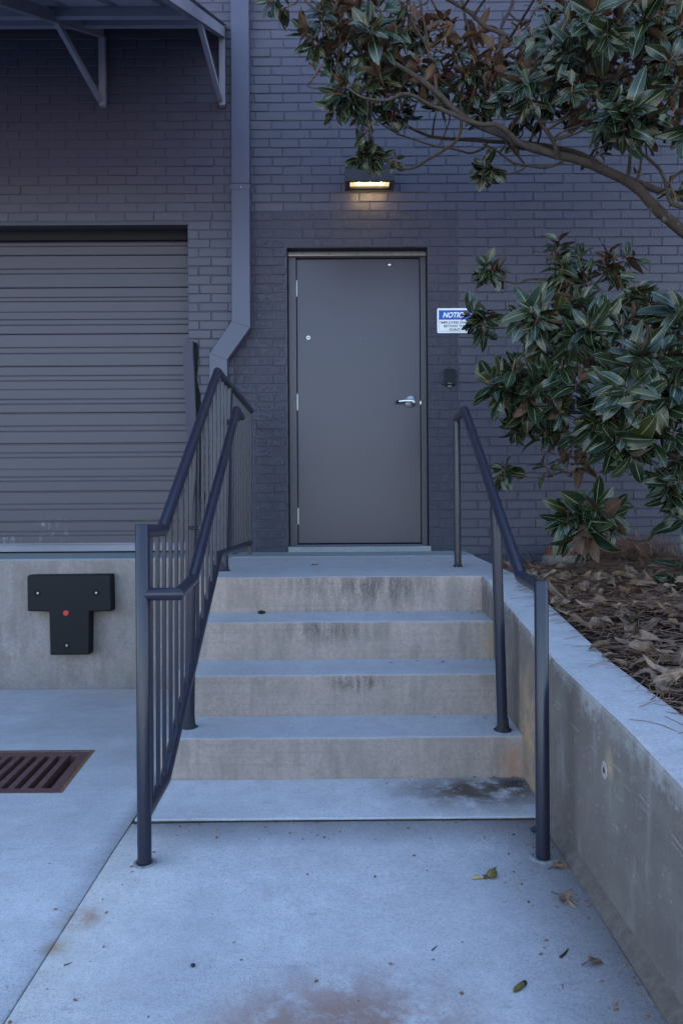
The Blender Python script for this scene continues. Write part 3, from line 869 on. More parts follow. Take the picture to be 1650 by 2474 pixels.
for k in range(3):
    ld = bpy.data.lights.new('lamp_glow', 'POINT'); ld.energy = .10; ld.color = (1, .70, .34); ld.shadow_soft_size = 0
    lo = bpy.data.objects.new('lamp_glow', ld); col.objects.link(lo); lo.parent = lamp
    lo.location = Vector((lx[0]+.10+.08*k, y0+.07, zl0+.003)) - wloc(lamp)
# ------------------------------------------------------------------ sign and card reader
def text_mesh(body, size, shear, cx, cz, y, name, mat_, parent, bold=0, width=None):
    cu = bpy.data.curves.new(name, 'FONT'); cu.body = body; cu.size = 1; cu.shear = shear; cu.align_x = 'CENTER'; cu.align_y = 'CENTER'; cu.offset = bold
    to = bpy.data.objects.new(name, cu); col.objects.link(to)
    dg = bpy.context.evaluated_depsgraph_get(); me = bpy.data.meshes.new_from_object(to.evaluated_get(dg))
    bpy.data.objects.remove(to)
    xs_ = [v.co.x for v in me.vertices]; zs_ = [v.co.y for v in me.vertices]
    w_, h_ = max(xs_)-min(xs_), max(zs_)-min(zs_); mx, mz = (max(xs_)+min(xs_))/2, (max(zs_)+min(zs_))/2
    kz = size/h_; kx = (width/w_) if width else kz
    off = wloc(parent)
    for v in me.vertices:
        x, zz = v.co.x, v.co.y
        v.co = Vector((cx+(x-mx)*kx, y, cz+(zz-mz)*kz)) - off
    me.materials.clear(); me.materials.append(mat_)
    o = bpy.data.objects.new(name, me); col.objects.link(o); o.parent = parent
    return o
YS = YW-.006
s0, s1 = P(1055.5, 745, YS), P(1141, 804.5, YS)
sx0, sx1, sz1, sz0 = s0.x, s1.x, s0.z, s1.z
sign = tag(empty('notice_sign', ((sx0+sx1)/2, YS, sz0)), 'blue and white notice sign on the brick right of the grey door, partly behind leaves', 'sign')
def rrect(x0, x1, z0, z1, r, n=5):
    pts = []
    for cx, cz, a0 in ((x1-r, z1-r, 0), (x0+r, z1-r, 90), (x0+r, z0+r, 180), (x1-r, z0+r, 270)):
        for k in range(n+1):
            a = R(a0+90*k/n); pts.append((cx+r*math.cos(a), cz+r*math.sin(a)))
    return pts
mb = MB(); mb.prism(rrect(sx0, sx1, sz0, sz1, .011), 'y', YS-.002, YS+.001); mb.build('plate', M['white'], sign)
w_, h_ = sx1-sx0, sz1-sz0
ix0, ix1, iz0, iz1 = sx0+.012, sx1-.012, sz0+.013, sz1-.015
hz = sz1-h_*.46
mb = MB(); pp = [q for q in rrect(ix0, ix1, hz-.02, iz1, .006) if q[1] > hz-.005]
pp = [(ix1, hz)] + [q for q in rrect(ix0, ix1, hz-.02, iz1, .006)[:12]] + [(ix0, hz)]
mb.prism(pp, 'y', YS-.0028, YS-.0021); mb.build('header_band', M['blue'], sign)
mb = MB()
for a, b, c, d in ((ix0, ix0+.0018, iz0+.005, hz), (ix1-.0018, ix1, iz0+.005, hz), (ix0+.005, ix1-.005, iz0, iz0+.0018)):
    mb.box(a, b, YS-.0026, YS-.0021, c, d)
mb.build('border_line', M['ink'], sign)
cx = (sx0+sx1)/2
text_mesh('NOTICE', .041, .32, cx, (hz+iz1)/2, YS-.0032, 'heading', M['white'], sign, bold=.035, width=.178)
text_mesh('EMPLOYEES ONLY', .0175, 0, cx, hz-.021, YS-.0028, 'lettering', M['ink'], sign, bold=.02, width=.212)
text_mesh('BEYOND THIS', .0175, 0, cx, hz-.047, YS-.0028, 'lettering', M['ink'], sign, bold=.02, width=.162)
text_mesh('POINT', .0175, 0, cx, hz-.073, YS-.0028, 'lettering', M['ink'], sign, bold=.02, width=.078)
for x in (sx0+.012, sx1-.012): 
    mb = MB(); mb.lathe((x, YS-.002, sz1-.012), [(.002, .002), (.004, .001), (.004, 0)], 10, 'y'); mb.build('screw', M['hinge'], sign)
r0, r1 = P(1074.5, 890.5, YW-.03), P(1099.5, 931, YW-.03)
rdv = tag(empty('card_reader', ((r0.x+r1.x)/2, YW, r1.z)), 'small black card reader on the brick right of the door', 'card reader')
mb = MB(); mb.prism(rrect(r0.x, r1.x, r1.z, r0.z, .012), 'y', YW-.03, YW-.002); mb.build('casing', M['black'], rdv, bevel=.006, bseg=3, smooth=35)
c = P(1086.5, 926, YW-.03); mb = MB(); mb.box(c.x-.012, c.x+.012, YW-.0315, YW-.0298, c.z-.0012, c.z+.0012); mb.build('light_bar', M['hinge'], rdv)
mb = MB(); mb.box(c.x-.012, c.x+.012, YW-.022, YW-.004, r1.z-.006, r1.z+.001); mb.build('base_clip', M['brass'], rdv)

# ------------------------------------------------------------------ awning over the roller door
aw = tag(empty('steel_awning', (-2.6, YW, 4.3)), 'grey steel awning with slanted brackets above the roller door', 'awning')
ZA, SL = 4.62, .51
def za_(y): return ZA - SL*(5.64-y)
AX1 = -.82; AX0 = -5.0; YE = 3.65  # unseen front edge pushed outwards to deepen the shade on the wall below
mb = MB()
# ribbed panel, ribs run down the slope
x = AX0; prof = []
while x < AX1+.03:
    prof += [(x, 0), (x+.02, .028), (x+.05, .028), (x+.07, 0), (x+.29, 0)]; x += .305
prof = [(min(a, AX1+.03), b) for a, b in prof]
i0 = mb.add([(a, 5.655, za_(5.655)+b) for a, b in prof]); i1 = mb.add([(a, YE, za_(YE)+b) for a, b in prof])
i2 = mb.add([(a, 5.655, za_(5.655)+b+.002) for a, b in prof]); i3 = mb.add([(a, YE, za_(YE)+b+.002) for a, b in prof])
for k in range(len(prof)-1):
    mb.face((i0+k, i0+k+1, i1+k+1, i1+k)); mb.face((i2+k, i3+k, i3+k+1, i2+k+1)); mb.face((i1+k, i1+k+1, i3+k+1, i3+k))
mb.build('roof_panel', M['awnpanel'], aw, fix=False)
for yp in (5.12, 4.62, 3.75):
    mb = MB(); z0 = za_(yp)
    mb.box(AX0, AX1-.032, yp-.003, yp+.003, z0-.052, z0-.004); mb.box(AX0, AX1-.032, yp-.003, yp+.035, z0-.058, z0-.0525)
    mb.build('purlin', M['steelgrey'], aw)
mb = MB(); mb.box(AX0, AX1-.032, 5.60, 5.655, za_(5.62)-.075, za_(5.62)-.035); mb.box(AX0, AX1-.032, 5.648, 5.66, za_(5.62)-.034, za_(5.62)+.02); mb.build('ledger', M['frame'], aw)
mb = MB(); mb.box(AX0, AX1+.03, YE-.012, YE-.004, za_(YE)-.02, za_(YE)+.035); mb.build('fascia', M['steelgrey'], aw)
for xb in (P(250, 256, 5.64).x, AX1, P(250, 256, 5.64).x-1.75):
    zb0 = P(250, 256, 5.64).z
    br_ = MB(); br_.bar((xb, 5.632, zb0-.01), (xb, 5.632, za_(5.63)-.01), .045, .045, up=(0, 1, 0)); br_.build('bracket_post', M['steelgrey'], aw, bevel=.003)
    br_ = MB(); br_.bar((xb-.012, 5.60, zb0+.025), (xb-.012, 4.50, zb0+.06), .032, .04); br_.build('bracket_strut', M['steelgrey'], aw, bevel=.003)
    br_ = MB(); br_.bar((xb+.02, 5.655, za_(5.655)-.055), (xb+.02, YE, za_(YE)-.055), .008, .065); br_.bar((xb-.002, 5.655, za_(5.655)-.086), (xb-.002, YE, za_(YE)-.086), .045, .006)
    br_.build('rafter', M['steelgrey'], aw)
p = P(206, 66, 5.6); mb = MB(); mb.box(p.x-.03, p.x+.03, 5.585, 5.60, p.z-.02, p.z+.015); mb.build('clip', M['steelgrey'], aw)

# ------------------------------------------------------------------ railings
TRAD = .0213
def at_x(y, X): pass
def postbase(px, py, z): return PZ(px, py, z)
pf = PZ(350, 2086, zg(0, 2.4)); pm = PZ(458, 1758, ZST[0]+.002); pl = PZ(542, 1380, zl(4.16)); 
XLr = -.607
A_f = Vector((pf.x, pf.y, 0)); 
Zf = P(349, 1283, pf.y).z
b1 = P(393, 1281, 2.69); pk = P(526, 898, 3.88); en = P(606, 992, 5.47)
guard = tag(empty('stair_railing', (pf.x, pf.y, 0)), 'dark blue-grey steel railing with thin balusters left of the stairs', 'railing')
mb = MB(); mb.tube([(pf.x, pf.y, zg(0, 2.4)-.03), (pf.x, pf.y, Zf+TRAD-.004), (pf.x, pf.y, Zf+TRAD)], [TRAD*1.03, TRAD*1.03, TRAD*.9], 24)
mb.build('front_post', M['rail'], guard, smooth=40)
top = [Vector((pf.x, pf.y, Zf)), b1, pk, en]
mb = MB(); mb.tube(top, TRAD, 24); mb.build('top_rail', M['rail'], guard, smooth=25)
bb0 = Vector((pf.x, pf.y, .150)); bb1 = P(399, 1884, 2.72); bb2 = P(529, 1340, 3.94); bb3 = P(604, 1312, 5.45)
bb0.z = bb1.z
bot = [bb0, bb1, bb2, bb3]
mb = MB(); mb.tube(bot, TRAD*.95, 20); mb.build('bottom_rail', M['rail'], guard, smooth=25)
def on(poly, y):
    for a, b in zip(poly, poly[1:]):
        if y <= b.y: return a.lerp(b, (y-a.y)/(b.y-a.y))
    return poly[-1].copy()
tpm = on(top, pm.y)
mb = MB(); mb.tube([(pm.x, pm.y, pm.z-.02), (tpm.x, pm.y, tpm.z-.01)], TRAD, 24); mb.build('post', M['rail'], guard, smooth=40)
tpl = on(top, pl.y)
mb = MB(); mb.tube([(pl.x, pl.y, pl.z-.02), (tpl.x, pl.y, tpl.z-.01)], TRAD, 24); mb.build('post', M['rail'], guard, smooth=40)
pe = P(602, 1336, 5.44)
mb = MB(); mb.bar((bb3.x, 5.45, zl(5.3)), (en.x, 5.455, en.z), .022, .022, up=(0, 1, 0)); mb.build('end_post', M['rail'], guard, bevel=.002)
def flange(p, r, parent, grime=True):
    mb = MB(); mb.lathe((p.x, p.y, p.z-.001), [(r*1.75, -.004), (r*1.72, .004), (r*1.3, .008), (r*1.12, .018), (r*1.06, .035), (r*1.03, .05), (r*.9, .052)], 28, jit=.05)
    mb.build('post_base', M['weld'], parent, smooth=50)
flange(pm, TRAD, guard); flange(pl, TRAD, guard)
def collar(p, parent, r=.030):
    mb = MB(); mb.lathe((p.x, p.y, p.z), [(r*1.25, -.01), (r*1.2, .002), (r*1.0, .0045), (r*.85, .0035), (r*.7, -.01)], 32, jit=.04)
    mb.build('grout_ring', M['grout'], parent, smooth=60)
collar(Vector((pf.x, pf.y, zg(0, 2.4))), guard)
ys_b = []
y = pf.y+.105
while y < pm.y-.06: ys_b.append(y); y += .1015
n = 8
for k in range(1, n+1): ys_b.append(pm.y + (pl.y-pm.y)*k/(n+1))
n = 12
for k in range(1, n+1): ys_b.append(pl.y + (5.45-pl.y)*k/(n+1))
for y in ys_b:
    a, b = on(bot, y), on(top, y)
    mb = MB(); mb.bar((a.x, y, a.z+.012), (b.x, y, b.z-.012), .0135, .0135, up=(0, 1, 0)); mb.build('baluster', M['rail'], guard, bevel=.0015)
# inner grab rail
g0 = P(352, 1436, pf.y); g1 = P(431, 1435, pf.y); g2 = P(466, 1401, 2.70); g3 = P(572, 991, 3.80); g4 = P(584, 1008, 4.02)
g2.x = g1.x*.99
mb = MB(); mb.tube([g0, g1, P(466, 1400, 2.69), g3, g4], TRAD*.93, 24); mb.build('grab_rail', M['rail'], guard, smooth=25)
mb = MB(); mb.tube([Vector((pl.x, pl.y, g4.z)), Vector((g4.x, g4.y-.03, g4.z-.01))], .013, 12); mb.tube([Vector((pl.x, pl.y, g4.z))+Vector((.015, 0, -.004)), Vector((pl.x+.03, pl.y, g4.z-.004))], .022, 14); mb.build('rail_bracket', M['rail'], guard, smooth=40)
q = P(483, 1275, pm.y-.1); mb = MB(); mb.tube([Vector((pm.x, pm.y, P(470, 1275, pm.y).z)), q], .0075, 10); mb.build('rail_bracket', M['rail'], guard, smooth=40)

# right handrail
qf = PZ(1311, 2072, zg(0, 2.42)); qm = PZ(1214, 1764, ZST[0]+.002); qt = PZ(1105.5, 1370, zl(4.25))
hr = tag(empty('handrail', (qf.x, qf.y, 0)), 'plain dark steel handrail on three posts right of the stairs', 'handrail')
zt = P(1306, 1418, qf.y).z
rr = [Vector((qf.x, qf.y, zt-.004)), P(1258, 1393, 2.73), P(1122, 991, 3.90), P(1103, 1010, qt.y)]
mb = MB(); mb.tube([(qf.x, qf.y, zg(0, 2.4)-.03), (qf.x, qf.y, zt+TRAD-.004), (qf.x, qf.y, zt+TRAD)], [TRAD*1.03, TRAD*1.03, TRAD*.9], 24); mb.build('front_post', M['rail'], hr, smooth=40)
mb = MB(); mb.tube(rr, TRAD, 24); mb.build('rail', M['rail'], hr, smooth=25)
tq = on(rr, qm.y); mb = MB(); mb.tube([(qm.x, qm.y, qm.z-.02), (tq.x, qm.y, tq.z-.01)], TRAD, 24); mb.build('post', M['rail'], hr, smooth=40)
mb = MB(); mb.tube([(qt.x, qt.y, qt.z-.02), (rr[3].x, qt.y, rr[3].z+TRAD*.7)], TRAD*.95, 24); mb.build('post', M['rail'], hr, smooth=40)
flange(qm, TRAD, hr); flange(qt, TRAD*.85, hr); collar(Vector((qf.x, qf.y, zg(0, 2.42))), hr, .036)

# ------------------------------------------------------------------ drain grate
dc = Vector(((xd(3.35)-.31), 3.35, zg(-1.4, 3.35)))
dg_ = tag(empty('drain_grate', dc), 'rusty brown slotted iron grate set in the pavement at left', 'drain grate')
def gp(u, v, dz=0):    # u 0..1 left to right, v 0..1 front to back
    y = YD0+(YD1-YD0)*v; x = xd(y)-.62*(1-u); return (x, y, zg(x, y)+dz)
def gbar(mb, u0, u1, v0, v1, top=-.004, dep=.035, m=0):
    n = 4
    for k in range(n):
        a, b = v0+(v1-v0)*k/n, v0+(v1-v0)*(k+1)/n
        pts = [gp(u0, a, top-dep), gp(u1, a, top-dep), gp(u0, b, top-dep), gp(u1, b, top-dep), gp(u0, a, top), gp(u1, a, top), gp(u0, b, top), gp(u1, b, top)]
        i = mb.add(pts)
        for q_ in ((4, 5, 7, 6), (0, 4, 6, 2), (1, 3, 7, 5)): mb.face([i+k_ for k_ in q_], m)
        if k == 0: mb.face((i, i+1, i+5, i+4), m)
        if k == n-1: mb.face((i+2, i+6, i+7, i+3), m)
mb = MB(); e = .028
gbar(mb, 1-e, .999, .001, .999, top=-.001); gbar(mb, .001, e, .001, .999, top=-.001); gbar(mb, e, 1-e, .972, .999, top=-.001, dep=.12); gbar(mb, e, 1-e, .001, .022, top=-.001, dep=.12)
mb.build('rim', M['rustedge'], dg_, fix=True)
mb = MB()
gbar(mb, 1-e-.075, 1-e-.004, .025, .970, dep=.05); gbar(mb, e+.004, e+.075, .025, .970, dep=.05)
gbar(mb, e+.075, 1-e-.075, .025, .115, dep=.05); gbar(mb, e+.075, 1-e-.075, .88, .970, dep=.05)
n = 9; u0 = e+.075; u1 = 1-e-.075; pitch = (u1-u0)/(n); 
for k in range(1, n):
    c = u0+pitch*k; gbar(mb, c-.021, c+.021, .115, .88, dep=.05)
mb.build('grate', M['rust'], dg_)
mb = MB()
a, b, c, d = gp(0, 0, -.4), gp(1, 0, -.4), gp(1, 1, -.4), gp(0, 1, -.4); mb.quad(a, b, c, d)
for s_, t_ in (((0, 0), (1, 0)), ((1, 0), (1, 1)), ((1, 1), (0, 1)), ((0, 1), (0, 0))):
    mb.quad(gp(*s_, -.4), gp(*t_, -.4), gp(*t_, -.02), gp(*s_, -.02))
mb.build('pit', M['dark'], dg_)

# ------------------------------------------------------------------ clay cleanout in the bed
cp = P(1357, 1378, 5.2)
co = tag(empty('cleanout_pipe', (cp.x, 5.2, cp.z)), 'old clay pipe stub with rusty plug beside the brick wall in the bed', 'pipe')
ku = 5.2/F
zt_ = P(1357, 1326, 5.2).z; zf_ = P(1357, 1361, 5.2).z
mb = MB(); mb.lathe((cp.x, 5.2, 0), [(46*ku, cp.z-.06), (46*ku, zf_-.012), (51*ku, zf_-.010), (51*ku, zf_+.006), (46*ku, zf_+.012), (47*ku, zf_+.045), (42*ku, zf_+.055), (42*ku, zf_+.06)], 36, jit=.01)
mb.build('collar', M['clay'], co, smooth=40)
mb = MB(); mb.lathe((cp.x, 5.2, 0), [(41*ku, zf_+.05), (40*ku, zt_-.006), (39*ku, zt_), (36*ku, zt_), (36*ku, zt_-.02), (10*ku, zt_-.022)], 36, jit=.015)
mb.build('plug', M['clayrust'], co, smooth=40)

# ------------------------------------------------------------------ magnolia
random.seed(21)
tree = tag(empty('magnolia_tree', (2.75, 4.3, .62)), 'magnolia with glossy green, brown-backed leaves spreading from the right over the bed', 'tree')
def smooth_path(pts, n=5):
    pts = [Vector(p) for p in pts]; out = []
    for i in range(len(pts)-1):
        p0 = pts[max(0, i-1)]; p1 = pts[i]; p2 = pts[i+1]; p3 = pts[min(len(pts)-1, i+2)]
        for k in range(n):
            t = k/n
            out.append(.5*((2*p1)+(p2-p0)*t+(2*p0-5*p1+4*p2-p3)*t*t+(3*p1-p0-3*p2+p3)*t**3))
    out.append(pts[-1]); return out
def disp(x, y, Y): return P(x*DS, y*DS, Y)
trunk_top = Vector((2.62, 4.35, 2.2))
# limbs: display-pixel points with depth, radius at start and end
LIMBS = [
 # main bough low right -> upper left
 ([(1700, 640, 4.35), (1620, 575, 4.3), (1568, 533, 4.25), (1500, 475, 4.2), (1445, 418, 4.2), (1380, 388, 4.2), (1310, 362, 4.2), (1240, 345, 4.2), (1180, 322, 4.2), (1120, 298, 4.2), (1050, 258, 4.15), (1003, 212, 4.1), (940, 168, 4.05), (890, 135, 4.0), (850, 95, 4.0), (810, 60, 4.0)], .036, .008),
 ([(1720, 520, 4.7), (1568, 455, 4.7), (1500, 432, 4.7), (1410, 398, 4.7), (1330, 352, 4.65), (1285, 342, 4.6), (1200, 330, 4.6), (1120, 322, 4.6), (1030, 320, 4.6), (960, 300, 4.6), (900, 270, 4.6)], .026, .006),
 ([(1720, 430, 4.0), (1620, 370, 4.0), (1568, 325, 4.0), (1520, 280, 4.0), (1490, 220, 4.0), (1470, 160, 4.0), (1475, 90, 4.0), (1490, 20, 4.0), (1500, -60, 4.0)], .040, .020),
 ([(1240, 345, 4.2), (1200, 330, 4.15), (1150, 240+50, 4.1), (1100, 285, 4.1), (1040, 262, 4.1), (985, 240, 4.1), (930, 215, 4.05), (890, 230, 4.0), (840, 225, 4.0), (800, 205, 4.0)], .016, .005),
 ([(1280, 365, 4.2), (1270, 330, 4.15), (1235, 270, 4.1), (1230, 235, 4.1)], .014, .006),
 ([(1140, 250, 4.4), (1160, 212, 4.4), (1150, 180, 4.4), (1110, 155, 4.4), (1090, 110, 4.4), (1075, 60, 4.4), (1060, 0, 4.4), (1050, -60, 4.4)], .011, .007),
 ([(1155, 205, 4.4), (1148, 120, 4.4), (1150, 60, 4.4), (1175, 10, 4.4), (1190, -50, 4.4)], .011, .008),
 ([(1000, -20, 4.3), (1060, 20, 4.3), (1110, 55, 4.3), (1160, 110-30, 4.3), (1230, 130, 4.3), (1300, 150, 4.3), (1360, 180, 4.3), (1430, 215, 4.2), (1490, 230, 4.0)], .010, .016),
 ([(1160, 210, 4.4), (1130, 200, 4.4), (1080, 175, 4.4), (1060, 140, 4.4), (1040, 90, 4.4), (1010, 40, 4.4), (985, -10, 4.4)], .008, .006),
 ([(1440, 418, 4.2), (1446, 370, 4.15), (1450, 330, 4.1), (1448, 290, 4.05)], .011, .006),
 ([(1462, 435, 4.2), (1468, 380, 4.15), (1470, 330, 4.1), (1470, 290, 4.1)], .006, .005),
 ([(1700, 500, 4.1), (1610, 500, 4.1), (1568, 478, 4.1), (1540, 462, 4.1), (1528, 420, 4.1), (1510, 385, 4.1), (1470, 350, 4.1), (1440, 330, 4.1)], .013, .007),
 ([(1528, 430, 4.1), (1545, 405, 4.1), (1575, 385, 4.1), (1640, 350, 4.1)], .008, .006),
 ([(1060, 270, 4.15), (1050, 320, 4.2), (1010, 350, 4.3), (975, 370, 4.4), (945, 385, 4.5), (915, 388, 4.5), (885, 370, 4.5), (850, 350, 4.5)], .009, .004),
 ([(1120, 325, 4.55), (1110, 340, 4.55), (1080, 350, 4.55), (1050, 345, 4.5), (960, 325, 4.5), (910, 305, 4.4)], .007, .004),
 ([(1290, 370, 4.2), (1250, 385, 4.3), (1190, 375, 4.4), (1140, 345, 4.45), (1110, 330, 4.5)], .008, .005),
 ([(1160, 320, 4.2), (1190, 360, 4.3), (1200, 385, 4.35), (1165, 400, 4.4), (1120, 388, 4.4)], .006, .004),
 ([(985, 110, 4.2), (975, 60, 4.2), (965, 20, 4.2), (960, -40, 4.2)], .008, .006),
 ([(1003, 212, 4.1), (990, 150, 4.15), (975, 100, 4.2), (950, 60, 4.2), (930, 10, 4.2)], .009, .005),
 ([(850, 95, 4.0), (800, 60, 4.05), (760, 40, 4.1), (710, 10, 4.1), (680, -30, 4.1)], .007, .005),
 # lower mass
 ([(1760, 900, 4.3), (1660, 830, 4.2), (1568, 780, 4.1), (1500, 740, 4.1), (1420, 705, 4.15), (1370, 690, 4.2), (1330, 665, 4.3), (1290, 645, 4.4), (1215, 640, 4.5), (1185, 650, 4.5), (1130, 640, 4.5)], .022, .004),
 ([(1760, 960, 4.1), (1650, 950, 4.0), (1568, 930, 3.9), (1500, 900, 3.85), (1440, 870, 3.8), (1370, 850, 3.9), (1300, 860, 4.0), (1230, 880, 4.1), (1180, 870, 4.15)], .020, .006),
 ([(1780, 1050, 4.1), (1680, 1040, 4.0), (1568, 1050, 3.9), (1530, 1040, 3.9), (1510, 985, 3.85), (1480, 940, 3.8), (1450, 900, 3.75), (1440, 850, 3.7)], .018, .006),
 ([(1400, 795, 3.9), (1370, 770, 3.9), (1330, 745, 3.9), (1260, 735, 3.9), (1200, 740, 4.0), (1150, 750, 4.3), (1090, 745, 4.7)], .010, .004),
 ([(1568, 930, 3.9), (1480, 950, 3.9), (1400, 970, 3.95), (1330, 990, 4.0), (1290, 1050, 4.1), (1250, 1095, 4.2), (1160, 1090, 4.4)], .008, .003),
 ([(1680, 1150, 4.1), (1568, 1165, 4.05), (1530, 1190, 4.05), (1490, 1235, 4.05), (1440, 1240, 4.0), (1380, 1200, 3.9)], .009, .005),
 ([(1568, 1050, 3.9), (1545, 1100, 3.85), (1540, 1140, 3.8)], .010, .006),
 ([(1700, 1330, 3.9), (1620, 1340, 3.8), (1550, 1335, 3.7)], .010, .006),
 ([(1500, 740, 4.1), (1480, 690, 4.2), (1440, 650, 4.3), (1380, 610, 4.4), (1320, 590, 4.45)], .010, .005),
 ([(1568, 780, 4.1), (1600, 730, 4.1), (1580, 700, 4.1)], .010, .006),
]
trunk_pts = [Vector((2.75, 4.3, .55)), Vector((2.72, 4.3, 1.0)), Vector((2.66, 4.32, 1.6)), trunk_top, Vector((2.55, 4.35, 2.8)), Vector((2.4, 4.3, 3.5)), Vector((2.35, 4.3, 4.6)), Vector((2.2, 4.3, 6.0))]
mb = MB(); sp = smooth_path(trunk_pts, 6)
mb.tube(sp, [.13-.09*i/len(sp)+.01*mnoise.noise(Vector((i*.7, 0, 0))) for i in range(len(sp))], 18)
mb.build('trunk', M['bark'], tree, smooth=60)
limb_meshes = []; samples = []
for li, (pts, ra, rb) in enumerate(LIMBS):
    v = [disp(*p) for p in pts]
    # boughs that leave the frame on the right run on to the trunk
    if pts[0][0] > 1590:
        tz = v[0].z+ (-.10 if v[0].z > 2.0 else -.05)
        best = min(sp, key=lambda q_: abs(q_.z-max(.75, tz-.25)))
        v = [Vector(best), v[0].lerp(best, .45)+Vector((0, 0, .03))] + v
    s_ = smooth_path(v, 6)
    s_ = [q_ + Vector((mnoise.noise(q_*6+Vector((li, 0, 0))), mnoise.noise(q_*6+Vector((0, li, 5))), mnoise.noise(q_*6+Vector((3, 0, li)))))*.012 for q_ in s_]
    n = len(s_)
    rad = [(ra+(rb-ra)*k/(n-1))*(1+.10*mnoise.noise(s_[k]*14)) for k in range(n)]
    mb = MB(); mb.tube(s_, rad, 12)
    limb_meshes.append([mb, ra])
    for k, q_ in enumerate(s_): samples.append((q_, li, rad[k]))

crown = MB(); crown.uv = []
def rosette(c, axis, n, L, droop=.5, openess=.9, twigs=True, bud=False):
    axis = axis.normalized()
    o = axis.orthogonal().normalized(); a0 = random.uniform(0, 6.28)
    for k in range(n):
        lay_ = k/n
        a = a0 + k*2.399 + random.uniform(-.5, .5)
        e = openess*(1.0-.55*lay_) + random.uniform(-.30, .26)        # angle from the axis; inner leaves stand up
        side = (Matrix.Rotation(a, 3, axis) @ o)
        d = axis*math.cos(e*1.45) + side*math.sin(e*1.45)
        d = d + Vector((0, 0, -droop*(.25+.75*(1-lay_))))+rnd3(.20)
        up = axis*1.0 - side*.25 + Vector((0, 0, .30)) + rnd3(.55)
        l = L*random.uniform(.55, 1.15)*(1-.32*lay_)
        b = c - axis*(.055*(1-lay_)) + side*.003
        leaf(crown, b, d, up, l, l*random.uniform(.36, .50), curl=random.uniform(-.12, .60), fold=random.uniform(.05, .55), twist=random.uniform(-.9, .9), pet=.010, cup=random.uniform(-.25, .25), wav=.09)
    # stem tip
    crown.tube([c-axis*.09, c-axis*.03, c+axis*.012], [.0045, .0042, .0022], 7, m=1); crown.uv += [(0, 0)]*(len(crown.v)-len(crown.uv))
    if bud:
        pb = smooth_path([c, c+axis*.03, c+axis*.06], 3)
        crown.tube(pb, [.004, .009, .0115, .012, .010, .006, .001], 10, m=1); crown.uv += [(0, 0)]*(len(crown.v)-len(crown.uv))
def cluster(x, y, Y, Lpx, n=10, ax=None, droop=.5, op=.9, bud=False):
    """display-pixel centre, depth, leaf length in display pixels"""
    c = disp(x, y, Y); L = Lpx*DS*Y/F
    if ax is None: ax = Vector((random.uniform(-.5, .3), random.uniform(-.9, -.2), random.uniform(.1, .8)))
    else: ax = Vector(ax)
    rosette(c, ax, n, L, droop, op, bud=bud)
    # twig to the nearest limb
    base = c - ax.normalized()*.085
    best = min(samples, key=lambda s_: (s_[0]-base).length + .15*max(0, base.z-s_[0].z-.3))
    q_, li, rd_ = best
    m1 = base - ax.normalized()*.06*min(1, (q_-base).length/.2); m2 = q_.lerp(m1, .45)+rnd3(.02)
    path = smooth_path([q_, m2, m1, base], 4)
    nn = len(path); r0_ = min(rd_*.7, .0085)
    limb_meshes[li][0].tube(path, [r0_+(.0042-r0_)*k/(nn-1) for k in range(nn)], 8)
U = .75
